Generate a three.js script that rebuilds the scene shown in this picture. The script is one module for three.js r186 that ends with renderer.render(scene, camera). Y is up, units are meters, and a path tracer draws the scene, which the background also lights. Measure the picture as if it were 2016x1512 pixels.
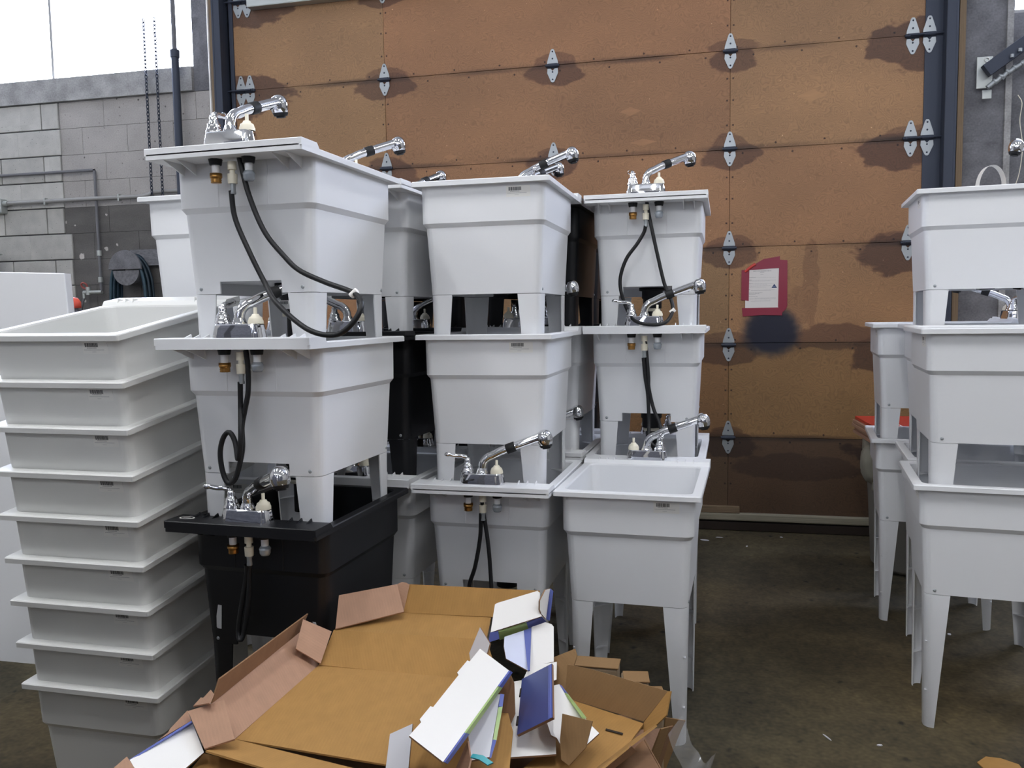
import * as THREE from 'three';
import { mergeGeometries, toCreasedNormals } from 'three/addons/utils/BufferGeometryUtils.js';
import { RoundedBoxGeometry } from 'three/addons/geometries/RoundedBoxGeometry.js';
import { RectAreaLightUniformsLib } from 'three/addons/lights/RectAreaLightUniformsLib.js';
import { ImprovedNoise } from 'three/addons/math/ImprovedNoise.js';

// ---------------------------------------------------------------- camera, light, exposure
const scene = new THREE.Scene();
scene.background = new THREE.Color(0x0b0c0e);
const camera = new THREE.PerspectiveCamera(48.99, 2016 / 1512, 0.05, 60);
camera.matrixAutoUpdate = true;
camera.position.set(0, 1.426, 0);
{
  const r = new THREE.Vector3(0.97384, -0.01494, -0.22675), u = new THREE.Vector3(-0.0042, 0.99648, -0.0837), b = new THREE.Vector3(0.2272, 0.08246, 0.97035);
  camera.quaternion.setFromRotationMatrix(new THREE.Matrix4().makeBasis(r, u, b));
}
scene.add(camera);
const renderer = new THREE.WebGLRenderer({ antialias: true });
renderer.toneMapping = THREE.LinearToneMapping;
renderer.toneMappingExposure = 1.06;
renderer.shadowMap.enabled = true;
RectAreaLightUniformsLib.init();
const CEIL = 5.2, WZ = -5.6;
const LAMP = { color: 0xfbfcff, power: 6.7, glow: 30 };
const DAY = { color: 0xcfdcff, power: 17, glow: 12, front: 2.2 };
function areaLight(name, color, power, w, h, pos, target) {
  const l = new THREE.RectAreaLight(color, power, w, h);
  l.name = name; l.position.set(...pos); l.lookAt(...target); scene.add(l); return l;
}

// ---------------------------------------------------------------- helpers
let seed = 7;
const rnd = () => { seed = (seed * 1664525 + 1013904223) >>> 0; return seed / 4294967296; };
const perlin = new ImprovedNoise();
const noise = (x, y, z = 0) => perlin.noise(x, y, z);
const fbm = (x, y, o = 4, z = 0) => { let s = 0, a = 0.5, f = 1; for (let i = 0; i < o; i++) { s += a * perlin.noise(x * f, y * f, z + i * 7.3); a *= 0.5; f *= 2.03; } return s; };
const clamp = (v, a = 0, b = 1) => Math.min(b, Math.max(a, v));
const smooth = (a, b, v) => { const t = clamp((v - a) / (b - a)); return t * t * (3 - 2 * t); };
const used = {};
function numbered(n) { used[n] = (used[n] ?? -1) + 1; return used[n] ? `${n}_${String(used[n]).padStart(3, '0')}` : n; }
const V = (x, y, z) => new THREE.Vector3(x, y, z);
function mesh(name, geo, mat, parent) {
  const m = new THREE.Mesh(geo, mat); m.name = name; m.castShadow = m.receiveShadow = true;
  if (parent) parent.add(m); return m;
}
function tag(o, label, category, group) { o.userData.label = label; o.userData.category = category; if (group) o.userData.group = group; return o; }
function thing(name, label, category, pos = [0, 0, 0], ry = 0, group) {
  const g = new THREE.Group(); g.name = numbered(name); g.position.set(...pos); g.rotation.y = ry; scene.add(g); return tag(g, label, category, group);
}
function struct(name, parent) { const g = new THREE.Group(); g.name = name; g.userData.kind = 'structure'; (parent ?? scene).add(g); return g; }
function box(w, h, d, x = 0, y = 0, z = 0) { const g = new THREE.BoxGeometry(w, h, d); g.translate(x, y, z); return g; }
function rbox(w, h, d, r, x = 0, y = 0, z = 0, s = 2) { const g = new RoundedBoxGeometry(w, h, d, s, r); g.translate(x, y, z); return g; }
function cyl(r0, r1, h, x = 0, y = 0, z = 0, n = 20) { const g = new THREE.CylinderGeometry(r0, r1, h, n); g.translate(x, y, z); return g; }
const merge = a => mergeGeometries(a.map(g => { const q = g.index ? g.toNonIndexed() : g; for (const k of Object.keys(q.attributes)) if (!['position', 'normal', 'uv'].includes(k)) q.deleteAttribute(k); if (!q.attributes.uv) q.setAttribute('uv', new THREE.BufferAttribute(new Float32Array(q.attributes.position.count * 2), 2)); return q; }));
function crease(g, deg = 38) { return toCreasedNormals(g, deg * Math.PI / 180); }
function tube(pts, r, seg = 40, rad = 10, closed = false) {
  return new THREE.TubeGeometry(new THREE.CatmullRomCurve3(pts.map(p => p.isVector3 ? p : V(...p)), closed, 'catmullrom', 0.5), seg, r, rad, closed);
}
function lathe(pts, n = 24) { return new THREE.LatheGeometry(pts.map(p => new THREE.Vector2(...p)), n); }
// stack of equal rings of points joined by quads; skip(i, k) leaves out the quad between ring i and i+1 at point k
function ringLoft(rings, { closed = true, skip } = {}) {
  const n = rings[0].length, p = [], ix = [];
  for (const r of rings) for (const q of r) p.push(q[0], q[1], q[2]);
  for (let i = 0; i < rings.length - 1; i++) for (let k = 0; k < (closed ? n : n - 1); k++) {
    if (skip && skip(i, k)) continue;
    const a = i * n + k, b = i * n + (k + 1) % n, c = a + n, d = b + n;
    ix.push(a, c, b, b, c, d);
  }
  const g = new THREE.BufferGeometry();
  g.setAttribute('position', new THREE.Float32BufferAttribute(p, 3)); g.setIndex(ix); g.computeVertexNormals();
  return g;
}
function prism(poly, t) { // flat polygon of 3-D points given a thickness; front face = group 0, back and edges = group 1
  const P = poly.map(p => V(...p)), n = V(0, 0, 0);
  for (let i = 0; i < P.length; i++) { const a = P[i], b = P[(i + 1) % P.length]; n.x += (a.y - b.y) * (a.z + b.z); n.y += (a.z - b.z) * (a.x + b.x); n.z += (a.x - b.x) * (a.y + b.y); }
  n.normalize();
  const toCam = V(0, 1.6, 0.4).sub(P[0]); if (n.dot(toCam) < 0) { P.reverse(); n.negate(); }
  const ex = P[1].clone().sub(P[0]).normalize(), ey = n.clone().cross(ex);
  const q = P.map(p => new THREE.Vector2(p.clone().sub(P[0]).dot(ex), p.clone().sub(P[0]).dot(ey)));
  const tri = THREE.ShapeUtils.triangulateShape(q, []);
  const pos = [], uv = []; const off = n.clone().multiplyScalar(-t);
  const put = (p, u) => { pos.push(p.x, p.y, p.z); uv.push(u.x, u.y); };
  for (const [a, b, c] of tri) { put(P[a], q[a]); put(P[b], q[b]); put(P[c], q[c]); }
  const n0 = pos.length / 3;
  const B = P.map(p => p.clone().add(off));
  for (const [a, b, c] of tri) { put(B[a], q[a]); put(B[c], q[c]); put(B[b], q[b]); }
  for (let i = 0; i < P.length; i++) { const j = (i + 1) % P.length, e = P[i].distanceTo(P[j]); const u = [[0, 0], [0, t], [e, t], [e, 0]].map(z => new THREE.Vector2(...z)); put(P[i], u[0]); put(B[i], u[1]); put(B[j], u[2]); put(P[i], u[0]); put(B[j], u[2]); put(P[j], u[3]); }
  const g = new THREE.BufferGeometry();
  g.setAttribute('position', new THREE.Float32BufferAttribute(pos, 3)); g.setAttribute('uv', new THREE.Float32BufferAttribute(uv, 2));
  g.computeVertexNormals(); g.addGroup(0, n0, 0); g.addGroup(n0, pos.length / 3 - n0, 1);
  return g;
}
function dataTex(w, h, fn, srgb = true, rx = 1, ry = 1) {
  const d = new Uint8Array(w * h * 4); const o = [0, 0, 0];
  for (let y = 0; y < h; y++) for (let x = 0; x < w; x++) { fn(x, y, o); const i = (y * w + x) * 4; d[i] = clamp(o[0], 0, 255); d[i + 1] = clamp(o[1], 0, 255); d[i + 2] = clamp(o[2], 0, 255); d[i + 3] = 255; }
  const t = new THREE.DataTexture(d, w, h); t.wrapS = t.wrapT = THREE.RepeatWrapping; t.magFilter = THREE.LinearFilter; t.minFilter = THREE.LinearMipmapLinearFilter; t.generateMipmaps = true;
  if (srgb) t.colorSpace = THREE.SRGBColorSpace; t.repeat.set(rx, ry); t.needsUpdate = true; return t;
}
const std = (o) => new THREE.MeshStandardMaterial(o);
function uvPlanar(g, ax, ay, sx, sy, ox = 0, oy = 0) { // uv from two object axes, in metres
  const p = g.attributes.position, u = new Float32Array(p.count * 2);
  for (let i = 0; i < p.count; i++) { u[2 * i] = (p.getComponent(i, ax) - ox) / sx; u[2 * i + 1] = (p.getComponent(i, ay) - oy) / sy; }
  g.setAttribute('uv', new THREE.BufferAttribute(u, 2)); return g;
}

// ---------------------------------------------------------------- materials
const M = {
  white: std({ color: 0xe6e7e8, roughness: 0.42 }),
  cream: std({ color: 0xe3e3df, roughness: 0.42 }),
  black: std({ color: 0x0d0e12, roughness: 0.45 }),
  chrome: std({ color: 0xe6e6e8, metalness: 1, roughness: 0.05 }),
  brass: std({ color: 0xb98a4e, metalness: 1, roughness: 0.3 }),
  steel: std({ color: 0xa3a8aa, metalness: 0.55, roughness: 0.45 }),
  stub: std({ color: 0xefe8d2, roughness: 0.5 }),
  rubber: std({ color: 0x101113, roughness: 0.5 }),
  nut: std({ color: 0x0e0f11, roughness: 0.6 }),
  clearCap: std({ color: 0xaeb6bd, metalness: 0.3, roughness: 0.25 }),
  label: null,
  darkSteel: std({ color: 0x3d4350, metalness: 0.3, roughness: 0.6 }),
  galv: std({ color: 0xb9bdb9, metalness: 0.6, roughness: 0.5 }),
};
const plainTex = dataTex(256, 256, (x, y, o) => { const v = 205 + 60 * fbm(x / 26, y / 26, 4) + 26 * noise(x / 2.1, y / 2.1, 3); o[0] = v; o[1] = v; o[2] = v; });
const blockTex = dataTex(512, 512, (x, y, o) => {
  let v = 205 + 26 * fbm(x / 90, y / 90, 5) + 18 * noise(x / 2.3, y / 2.3, 9);
  const pit = noise(x / 7, y / 7, 4); if (pit > 0.52) v -= 90 * (pit - 0.52) / 0.3;
  o[0] = v; o[1] = v * 0.995; o[2] = v * 0.98;
});
M.block = std({ color: 0xe6e5e1, roughness: 0.95, map: blockTex, bumpMap: blockTex, bumpScale: 0.0015 });
M.blockB = std({ color: 0xd8d7d3, roughness: 0.95, map: blockTex, bumpMap: blockTex, bumpScale: 0.0015 });
M.blockUpper = std({ color: 0xcfcbc8, roughness: 0.8, map: blockTex });
const splat = []; for (let i = 0; i < 26; i++) splat.push([rnd(), rnd(), 0.006 + 0.018 * rnd() * rnd()]);
const darkPaintTex = dataTex(512, 512, (x, y, o) => {
  let v = 92 + 34 * fbm(x / 120, y / 60, 4) + 8 * noise(x / 3, y / 3, 2);
  for (const [sx, sy, sr] of splat) { const dx = (x / 512 - sx), dy = (y / 512 - sy), r = Math.hypot(dx, dy) + 0.006 * noise(x / 5, y / 5, sx * 50); if (r < sr) v += 95 * smooth(sr, sr * 0.7, r); }
  o[0] = v * 1.02; o[1] = v * 0.99; o[2] = v * 0.96;
});
M.blockLower = std({ color: 0xffffff, roughness: 0.7, map: darkPaintTex });
M.concrete = std({ color: 0x8f8f93, roughness: 0.9, map: plainTex });
M.concreteDark = std({ color: 0x7c7c80, roughness: 0.9, map: plainTex });
M.render = std({ color: 0xc6c5c3, roughness: 0.85, map: plainTex });
M.oldWood = std({ color: 0x9b8468, roughness: 0.85, map: plainTex });
M.ceiling = std({ color: 0xd2d2ce, roughness: 0.9 });
M.roomWall = std({ color: 0xb3b1ab, roughness: 0.9 });
// cardboard with faint flutes
const fluteTex = dataTex(256, 256, (x, y, o) => { const v = 234 + 3.5 * Math.sin(y * Math.PI * 2 / 8) * (0.6 + noise(x / 30, y / 30)) + 16 * fbm(x / 60, y / 34, 4) + 8 * noise(x / 1.7, y / 1.7, 5); o[0] = v; o[1] = v; o[2] = v; });
fluteTex.repeat.set(4, 4);
const kraft = c => std({ color: c, roughness: 0.85, map: fluteTex, bumpMap: fluteTex, bumpScale: 0.00012 });
M.kraft = kraft(0xb98b4c); M.kraftPink = kraft(0xc0967a); M.kraftDark = kraft(0x957050); M.kraftBrown = kraft(0x9d7a50); M.kraftGrey = kraft(0xa89276);
const print = c => std({ color: c, roughness: 0.5 });
M.printWhite = print(0xf3f0ea); M.printGrey = print(0xd6d6da); M.printLight = print(0xd9def2); M.printBlue = print(0x5f6bb0); M.printGreen = print(0xa9c27b);
M.printNavy = std({ color: 0x3f4c86, roughness: 0.35 }); M.printSlate = print(0x62657a); M.tapeCyan = std({ color: 0x3fb3bd, roughness: 0.4 }); M.slot = std({ color: 0x2a2018, roughness: 0.9 });
// ---------------------------------------------------------------- room shell
// floor: oily, dusty concrete
{
  const N = 1024, SZ = 6.0;
  const floorTex = dataTex(N, N, (x, y, o) => {
    const X = x / N * SZ, Y = y / N * SZ;
    const big = fbm(X * 0.9, Y * 0.9, 4, 3), mid = fbm(X * 2.6, Y * 2.6, 4, 8), fine = noise(X * 70, Y * 70, 2), hue = fbm(X * 0.7 + 9, Y * 0.7, 3, 5);
    let v = 100 + 52 * big + 46 * mid + 22 * fine + 16 * noise(X * 24, Y * 18, 14);
    const pit = noise(X * 26, Y * 20, 6); if (pit > 0.5) v -= 190 * (pit - 0.5);
    const chip = noise(X * 34 + 5, Y * 31, 11); if (chip > 0.66) v += 120 * (chip - 0.66);
    const oil = fbm(X * 1.3 + 3, Y * 1.3, 3, 21); if (oil > 0.2) v *= 1 - 0.9 * (oil - 0.2);
    o[0] = v * (1.05 + 0.12 * hue); o[1] = v * 0.97; o[2] = v * (0.74 - 0.12 * hue);
  });
  const g = box(14, 0.2, 13.4, 0, -0.1, 0.7); uvPlanar(g, 0, 2, SZ, SZ, -2.6, -6.0);
  const f = mesh('floor', g, std({ color: 0xb6b2aa, roughness: 0.88, map: floorTex }), scene); f.userData.kind = 'structure';
  const c = mesh('ceiling', box(14, 0.2, 13.4, 0, CEIL + 0.1, 0.7), M.ceiling, scene); c.userData.kind = 'structure';
  const l = mesh('wall_left', box(0.2, CEIL, 13.4, -7.1, CEIL / 2, 0.7), M.roomWall, scene); l.userData.kind = 'structure';
  const r = mesh('wall_right', box(0.2, CEIL, 13.4, 7.1, CEIL / 2, 0.7), M.roomWall, scene); r.userData.kind = 'structure';
  const b = struct('wall_front'); for (const [x0, x1, y0, y1] of [[-7, 7, 0, 2.5], [-7, 7, 4.5, CEIL], [-7, -5.5, 2.5, 4.5], [5.5, 7, 2.5, 4.5]]) mesh('wall_section', box(x1 - x0, y1 - y0, 0.2, (x0 + x1) / 2, (y0 + y1) / 2, 7.3), M.roomWall, b);
}
// back wall: backing slabs round the door and the two high windows
const wall = struct('wall_back');
const slab = (name, x0, x1, y0, y1, zf, mat, th = 0.3) => { const g = box(x1 - x0, y1 - y0, th, (x0 + x1) / 2, (y0 + y1) / 2, zf - th / 2); uvPlanar(g, 0, 1, 1.2, 1.2); return mesh(name, g, mat, wall); };
slab('backing', -7.0, -3.45, 0, 3.08, WZ - 0.018, M.concreteDark);
slab('sill_beam', -7.0, -3.655, 3.08, 3.25, WZ + 0.02, M.render);
slab('pier', -3.655, -3.45, 3.08, CEIL, WZ - 0.01, M.concrete);
slab('lintel', -7.0, -3.655, 4.35, CEIL, WZ, M.concrete);
slab('door_lintel', -3.45, 1.445, 4.28, CEIL, WZ, M.concrete);
slab('pier', 1.447, 1.68, 0, CEIL, WZ + 0.01, M.concrete);
slab('plaster_strip', 1.68, 1.714, 0, CEIL, WZ + 0.03, M.render);
slab('backing', 1.714, 7.0, 0, 3.14, WZ - 0.04, M.concrete);
slab('lintel', 1.714, 7.0, 4.35, CEIL, WZ, M.concrete);
slab('backing', 3.7, 7.0, 3.14, 4.35, WZ, M.concrete);
{ // concrete blocks, each one a piece, recessed joints
  const H = 0.197, y0 = 1.108;
  const variants = {}; for (const gap of [0.008, 0.002]) variants[gap] = [0, 1, 2, 3].map(k => { const g = rbox(0.39 - gap, H - gap, 0.06, gap > 0.005 ? 0.005 : 0.0012, 0, 0, 0, 1); const u = g.attributes.uv; for (let i = 0; i < u.count; i++) u.setXY(i, u.getX(i) * 0.6 + k * 0.23, u.getY(i) * 0.3 + k * 0.31); return g; });
  const piece = (x0, x1, row, mat, z, gap = 0.008) => {
    const g = x1 - x0 > 0.36 ? variants[gap][Math.floor(rnd() * 4)] : (() => { const q = rbox(x1 - x0 - gap, H - gap, 0.06, gap > 0.005 ? 0.005 : 0.0012, 0, 0, 0, 1); const u = q.attributes.uv; for (let i = 0; i < u.count; i++) u.setXY(i, u.getX(i) * 0.3 + rnd() * 0 + row * 0.13, u.getY(i) * 0.3 + row * 0.27); return q; })();
    let gg = g; if (gap < 0.005) { gg = g.clone(); const p = gg.attributes.position, u = gg.attributes.uv; for (let i = 0; i < u.count; i++) u.setXY(i, (p.getX(i) + (x0 + x1) / 2 + 5) / 1.5, (p.getY(i) + y0 + (row + 0.5) * H) / 1.5); }
    const m = mesh(numbered('block'), gg, mat, wall); m.position.set((x0 + x1) / 2, y0 + (row + 0.5) * H, z - 0.03);
  };
  for (let row = 0; row < 10; row++) {
    const top = y0 + (row + 1) * H; const edge = row < 5 ? -4.765 : -4.82;
    // bare blocks at the far end, half-lap bond
    const start = edge - (row % 2 ? 0.155 : 0.37) ;
    piece(start, edge, row, row < 6 ? M.blockB : M.block, WZ);
    for (let x = start; x > -6.0; x -= 0.39) piece(x - 0.39, x, row, rnd() < 0.5 ? M.blockB : M.block, WZ);
    // painted blocks towards the door
    let x = edge;
    const off = row % 2 ? 0.39 : 0.195;
    for (let k = 0; x < -3.46; k++) { const nx = Math.min(-3.45, x + (k ? 0.39 : off)); piece(x, nx, row, top < 2.32 ? M.blockLower : M.blockUpper, WZ - 0.012, 0.002); x = nx; }
  }
}
// high windows: frosted panes lit by the day outside
function makeWindow(n, x0, x1, y0, y1, mullions) {
  const w = struct('window_' + n); const zc = WZ - 0.13;
  const p = mesh('pane', box(x1 - x0, y1 - y0, 0.02, (x0 + x1) / 2, (y0 + y1) / 2, zc), std({ color: 0xffffff, roughness: 0.6, emissive: 0xe9efff, emissiveIntensity: DAY.glow }), w);
  const fr = []; const t = 0.03;
  for (const y of [y0 + t / 2, y1 - t / 2]) fr.push(box(x1 - x0, t, 0.06, (x0 + x1) / 2, y, zc + 0.02));
  for (const x of [x0 + t / 2, x1 - t / 2]) fr.push(box(t, y1 - y0, 0.06, x, (y0 + y1) / 2, zc + 0.02));
  mesh('window_frame', merge(fr), M.render, w);
  for (const x of mullions) mesh('mullion', box(0.02, y1 - y0, 0.04, x, (y0 + y1) / 2, zc + 0.02), M.render, w);
  areaLight('daylight_' + n, DAY.color, DAY.power, x1 - x0 - 0.1, y1 - y0 - 0.1, [(x0 + x1) / 2, (y0 + y1) / 2, zc + 0.06], [(x0 + x1) / 2, (y0 + y1) / 2, 5]);
}
makeWindow(1, -6.95, -3.66, 3.25, 4.35, [-4.92, -6.15]);
{ // wide band of windows behind the viewer
  const w = struct('window_3'); mesh('pane', box(11, 2, 0.02, 0, 3.5, 7.33), std({ color: 0xffffff, roughness: 0.6, emissive: 0xe9efff, emissiveIntensity: 3 }), w);
  for (let i = 0; i <= 8; i++) mesh('mullion', box(0.06, 2, 0.06, -5.5 + i * 1.375, 3.5, 7.29), M.darkSteel, w);
  areaLight('daylight_3', DAY.color, DAY.front, 10.9, 1.9, [0, 3.5, 7.18], [0, 3.5, 0]);
}
makeWindow(2, 1.72, 3.7, 3.14, 4.35, [2.7]);

// ---------------------------------------------------------------- the big plywood sectional door
const door = struct('door_1');
{
  const X0 = -3.33, X1 = 1.30, YT = 4.27, SH = 0.61, TW = 1760, TH = 1624;
  const hingeX = [-2.178, -1.005, 0.124], seamY = [0.61, 1.21, 1.825, 2.445, 3.045, 3.66];
  const ends = [-3.235, 1.225];
  const stains = [];
  for (const y of seamY) for (const x of [...hingeX, ...ends]) {
    const e = ends.includes(x);
    stains.push([x, y - 0.035 - 0.03 * rnd(), (e ? 0.3 : 0.15) + 0.1 * rnd(), (e ? 0.13 : 0.075) + 0.04 * rnd(), e ? 0.62 : 0.7]);
    stains.push([x, y + 0.03, (e ? 0.2 : 0.1) + 0.1 * rnd(), 0.04 + 0.03 * rnd(), 0.8]);
  }
  stains.push([0.55, 0.42, 0.4, 0.09, 0.8], [-0.2, 1.22, 0.5, 0.05, 0.75], [0.8, 1.25, 0.35, 0.09, 0.72], [0.62, 1.62, 0.05, 0.3, 0.88], [0.55, 1.45, 0.1, 0.12, 0.9]);
  const nails = [];
  for (const y of seamY) for (let x = X0 + 0.1; x < X1; x += 0.28 + 0.05 * rnd()) { nails.push([x, y + 0.022 + 0.01 * rnd()], [x + 0.1, y - 0.026 - 0.01 * rnd()]); }
  for (let r = 0; r < 7; r++) for (const x of [-2.178, 0.124]) for (const f of [0.25, 0.5, 0.72]) nails.push([x - 0.018, r * SH + f * SH], [x + 0.018, r * SH + f * SH]);
  const sheetOf = X => X < -2.178 ? 0 : X < 0.124 ? 1 : 2;
  const tones = []; for (let i = 0; i < 24; i++) tones.push([0.93 + 0.12 * rnd(), 0.96 + 0.08 * rnd(), rnd() * 40]);
  const patches = [[0.61, 2.74, 0.09, 0.035], [-0.5, 2.72, 0.07, 0.028], [-0.42, 2.52, 0.09, 0.022], [-1.72, 2.5, 0.05, 0.02]];
  let rowY = -1, rowStains = [], rowNails = [];
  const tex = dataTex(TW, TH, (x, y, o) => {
    if (y !== rowY) { rowY = y; const yy = (y + 0.5) / TH * YT; rowStains = stains.filter(s => Math.abs(yy - s[1]) < s[3] * 1.6); rowNails = nails.filter(n => Math.abs(yy - n[1]) < 0.007); }
    const X = X0 + (x + 0.5) / TW * (X1 - X0), Y = (y + 0.5) / TH * YT;
    const row = Math.floor(Y / SH), s = row * 3 + sheetOf(X), T = tones[s], z = T[2];
    // rotary-cut veneer: contour lines of a slowly wandering height
    const hgt = 3.0 * noise(X * 0.8 + z, Y * 2.6, z) + 1.3 * noise(X * 3.2, Y * 5.5 + z, z + 3) + 0.8 * noise(X * 11, Y * 12, z + 5) + 0.35 * noise(X * 26, Y * 20, z + 8) + Y * 4.5;
    const ring = hgt * 6.5 - Math.floor(hgt * 6.5);
    let v = 0.90 + 0.14 * (1 - Math.pow(ring, 2.2)) + 0.05 * noise(X * 30, Y * 160, 2) + 0.14 * fbm(X * 1.6, Y * 2.4, 3, z + 9);
    for (const [px, py, pa, pb] of patches) { const q = Math.abs(X - px) / pa + Math.abs(Y - py) / pb; if (q < 1) v = 1.1 + 0.05 * noise(X * 12, Y * 60, 3); }
    let R = 154 * v * T[0], G = 115 * v * T[0] * T[1], B = 79 * v * T[0] * T[1];
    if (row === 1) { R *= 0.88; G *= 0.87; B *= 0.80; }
    if (row === 0) { R *= 0.55; G *= 0.56; B *= 0.58; }  // bottom row: dirt, plus shade of the sink stacks painted into the colour
    // rain and grease stains with their own wavy outline
    let st = 1;
    for (const [sx, sy, a, b, k] of rowStains) { const dx = X - sx, dy = Y - sy; if (Math.abs(dx) > a * 1.5 || Math.abs(dy) > b * 1.6) continue; const q = Math.hypot(dx / a, dy / b) + 0.55 * fbm(X * 6, Y * 11, 4, sx * 3 + sy); const m = smooth(1.0, 0.86, q); st = Math.min(st, 1 - (1 - k) * m); }
    R *= st; G *= Math.pow(st, 1.15); B *= Math.pow(st, 1.05);
    // grime along the seams
    for (const sy of seamY) { const d = Math.abs(Y - sy + 0.004 * noise(X * 7, sy)); if (d < 0.03) { const k = smooth(0.03, 0.002, d) * clamp(0.35 + 0.9 * noise(X * 2.3, sy * 9, 4)); R *= 1 - 0.5 * k; G *= 1 - 0.52 * k; B *= 1 - 0.5 * k; } }
    for (const [nx, ny] of rowNails) { const dx = X - nx; if (dx > 0.008 || dx < -0.008) continue; const dy = Y - ny; if (dx * dx + dy * dy < 0.000036) { R *= 0.45; G *= 0.4; B *= 0.4; } }
    // navy spray-paint blot under the notice
    if (X > 0.1 && X < 0.7 && Y > 1 && Y < 1.6) { const sp = Math.hypot((X - 0.385) / 1.12, Y - 1.29) + 0.012 * noise(X * 30, Y * 30, 8) + 0.02 * fbm(X * 5, Y * 5, 3);
    const k = smooth(0.19, 0.1, sp) * 0.97; R = R * (1 - k) + 20 * k; G = G * (1 - k) + 24 * k; B = B * (1 - k) + 44 * k; }
    const fl = noise(X * 60, Y * 60, 31); if (fl > 0.74) { R += 60; G += 58; B += 52; }
    o[0] = R; o[1] = G; o[2] = B;
  });
  tex.wrapS = tex.wrapT = THREE.ClampToEdgeWrapping;
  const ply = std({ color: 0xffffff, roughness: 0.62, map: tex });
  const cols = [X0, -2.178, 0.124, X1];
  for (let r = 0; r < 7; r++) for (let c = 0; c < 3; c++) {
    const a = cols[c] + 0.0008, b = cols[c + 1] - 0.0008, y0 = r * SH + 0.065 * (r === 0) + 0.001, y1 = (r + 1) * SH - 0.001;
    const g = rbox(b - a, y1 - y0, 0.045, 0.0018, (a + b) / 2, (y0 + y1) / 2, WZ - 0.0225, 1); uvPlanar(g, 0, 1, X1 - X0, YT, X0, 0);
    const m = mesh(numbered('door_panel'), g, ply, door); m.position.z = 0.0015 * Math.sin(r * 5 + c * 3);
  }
  mesh('backing', box(X1 - X0, YT, 0.03, (X0 + X1) / 2, YT / 2, WZ - 0.07), M.slot, door);
  // steel end stiles, tracks and jambs
  mesh('end_stile', box(0.10, YT, 0.012, 1.295, YT / 2, WZ + 0.004), M.darkSteel, door);
  mesh('end_stile', box(0.03, YT, 0.012, -3.33, YT / 2, WZ + 0.004), M.darkSteel, door);
  for (const [x, n] of [[1.375, 1], [-3.395, -1]]) {
    mesh('track', merge([box(0.006, YT, 0.11, x - n * 0.03, YT / 2, WZ + 0.05), box(0.06, YT, 0.006, x - n * 0.005, YT / 2, WZ + 0.1), box(0.012, YT, 0.03, x + n * 0.022, YT / 2, WZ + 0.09)]), M.darkSteel, door);
  }
  mesh('jamb_board', box(0.034, YT, 0.12, 1.43, YT / 2, WZ + 0.02), M.oldWood, door);
  mesh('jamb_board', box(0.04, YT, 0.12, -3.437, YT / 2, WZ + 0.02), M.oldWood, door);
  mesh('bottom_seal', rbox(4.6, 0.052, 0.05, 0.012, -1.0, 0.09, WZ + 0.005), std({ color: 0xb9b19a, roughness: 0.8, map: plainTex }), door);
  mesh('threshold', box(4.6, 0.05, 0.08, -1.0, 0.03, WZ - 0.01), M.slot, door);
  mesh('batten', rbox(1.5, 0.045, 0.03, 0.004, -0.55, 0.137, WZ + 0.014), M.oldWood, door);
  mesh('strut', merge([box(1.42, 0.008, 0.07, -2.45, 3.60, WZ + 0.04), box(1.42, 0.05, 0.006, -2.45, 3.625, WZ + 0.075), box(1.42, 0.05, 0.006, -2.45, 3.625, WZ + 0.006)]), M.galv, door);
  // strap hinges: upper wedge leaf, barrel, lower notched leaf
  const leafUp = new THREE.Shape(); [[-0.036, 0.014], [0.036, 0.014], [0.034, 0.03], [0.012, 0.098], [0.006, 0.106], [-0.006, 0.106], [-0.012, 0.098], [-0.034, 0.03]].forEach((p, i) => i ? leafUp.lineTo(...p) : leafUp.moveTo(...p));
  const leafDn = new THREE.Shape(); [[-0.033, -0.018], [-0.014, -0.018], [0, -0.034], [0.014, -0.018], [0.033, -0.018], [0.036, -0.045], [0.012, -0.1], [0.005, -0.106], [-0.005, -0.106], [-0.012, -0.1], [-0.036, -0.045]].forEach((p, i) => i ? leafDn.lineTo(...p) : leafDn.moveTo(...p));
  const ex = { depth: 0.003, bevelEnabled: true, bevelThickness: 0.001, bevelSize: 0.001, bevelSegments: 1 };
  const leafG = merge([new THREE.ExtrudeGeometry(leafUp, ex), new THREE.ExtrudeGeometry(leafDn, ex)]);
  const bar = merge([cyl(0.009, 0.009, 0.09, 0, 0, 0, 12), cyl(0.0125, 0.0125, 0.06, 0, 0.0, 0, 12), box(0.012, 0.07, 0.004, -0.01, 0, -0.008)]); bar.rotateZ(Math.PI / 2); bar.translate(0, 0, 0.012);
  const boltG = merge([[0, 0.09], [0, 0.045], [0, -0.04], [0, -0.088]].map(([x, y]) => { const g = new THREE.SphereGeometry(0.0055, 8, 5); g.scale(1, 1, 0.6); g.translate(x, y, 0.005); return g; }));
  const hingeAt = (x, y) => {
    const h = mesh(numbered('hinge'), leafG, M.steel, door); h.position.set(x, y, WZ + (x > 1.24 ? 0.011 : 0.002));
    mesh('barrel', bar, M.darkSteel, h); mesh('bolt', boltG, M.darkSteel, h);
  };
  for (const y of seamY) { for (const x of hingeX) hingeAt(x, y); for (const x of [1.178, 1.268, -3.27, -3.2]) hingeAt(x, y); }
  for (const y of seamY) { const rod = cyl(0.006, 0.006, 0.22, 0, 0, 0, 8); rod.rotateZ(Math.PI / 2); mesh('roller_shaft', rod.clone().translate(1.27, y, WZ + 0.03), M.darkSteel, door); mesh('roller_shaft', rod.clone().translate(-3.29, y, WZ + 0.03), M.darkSteel, door); }
}
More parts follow.
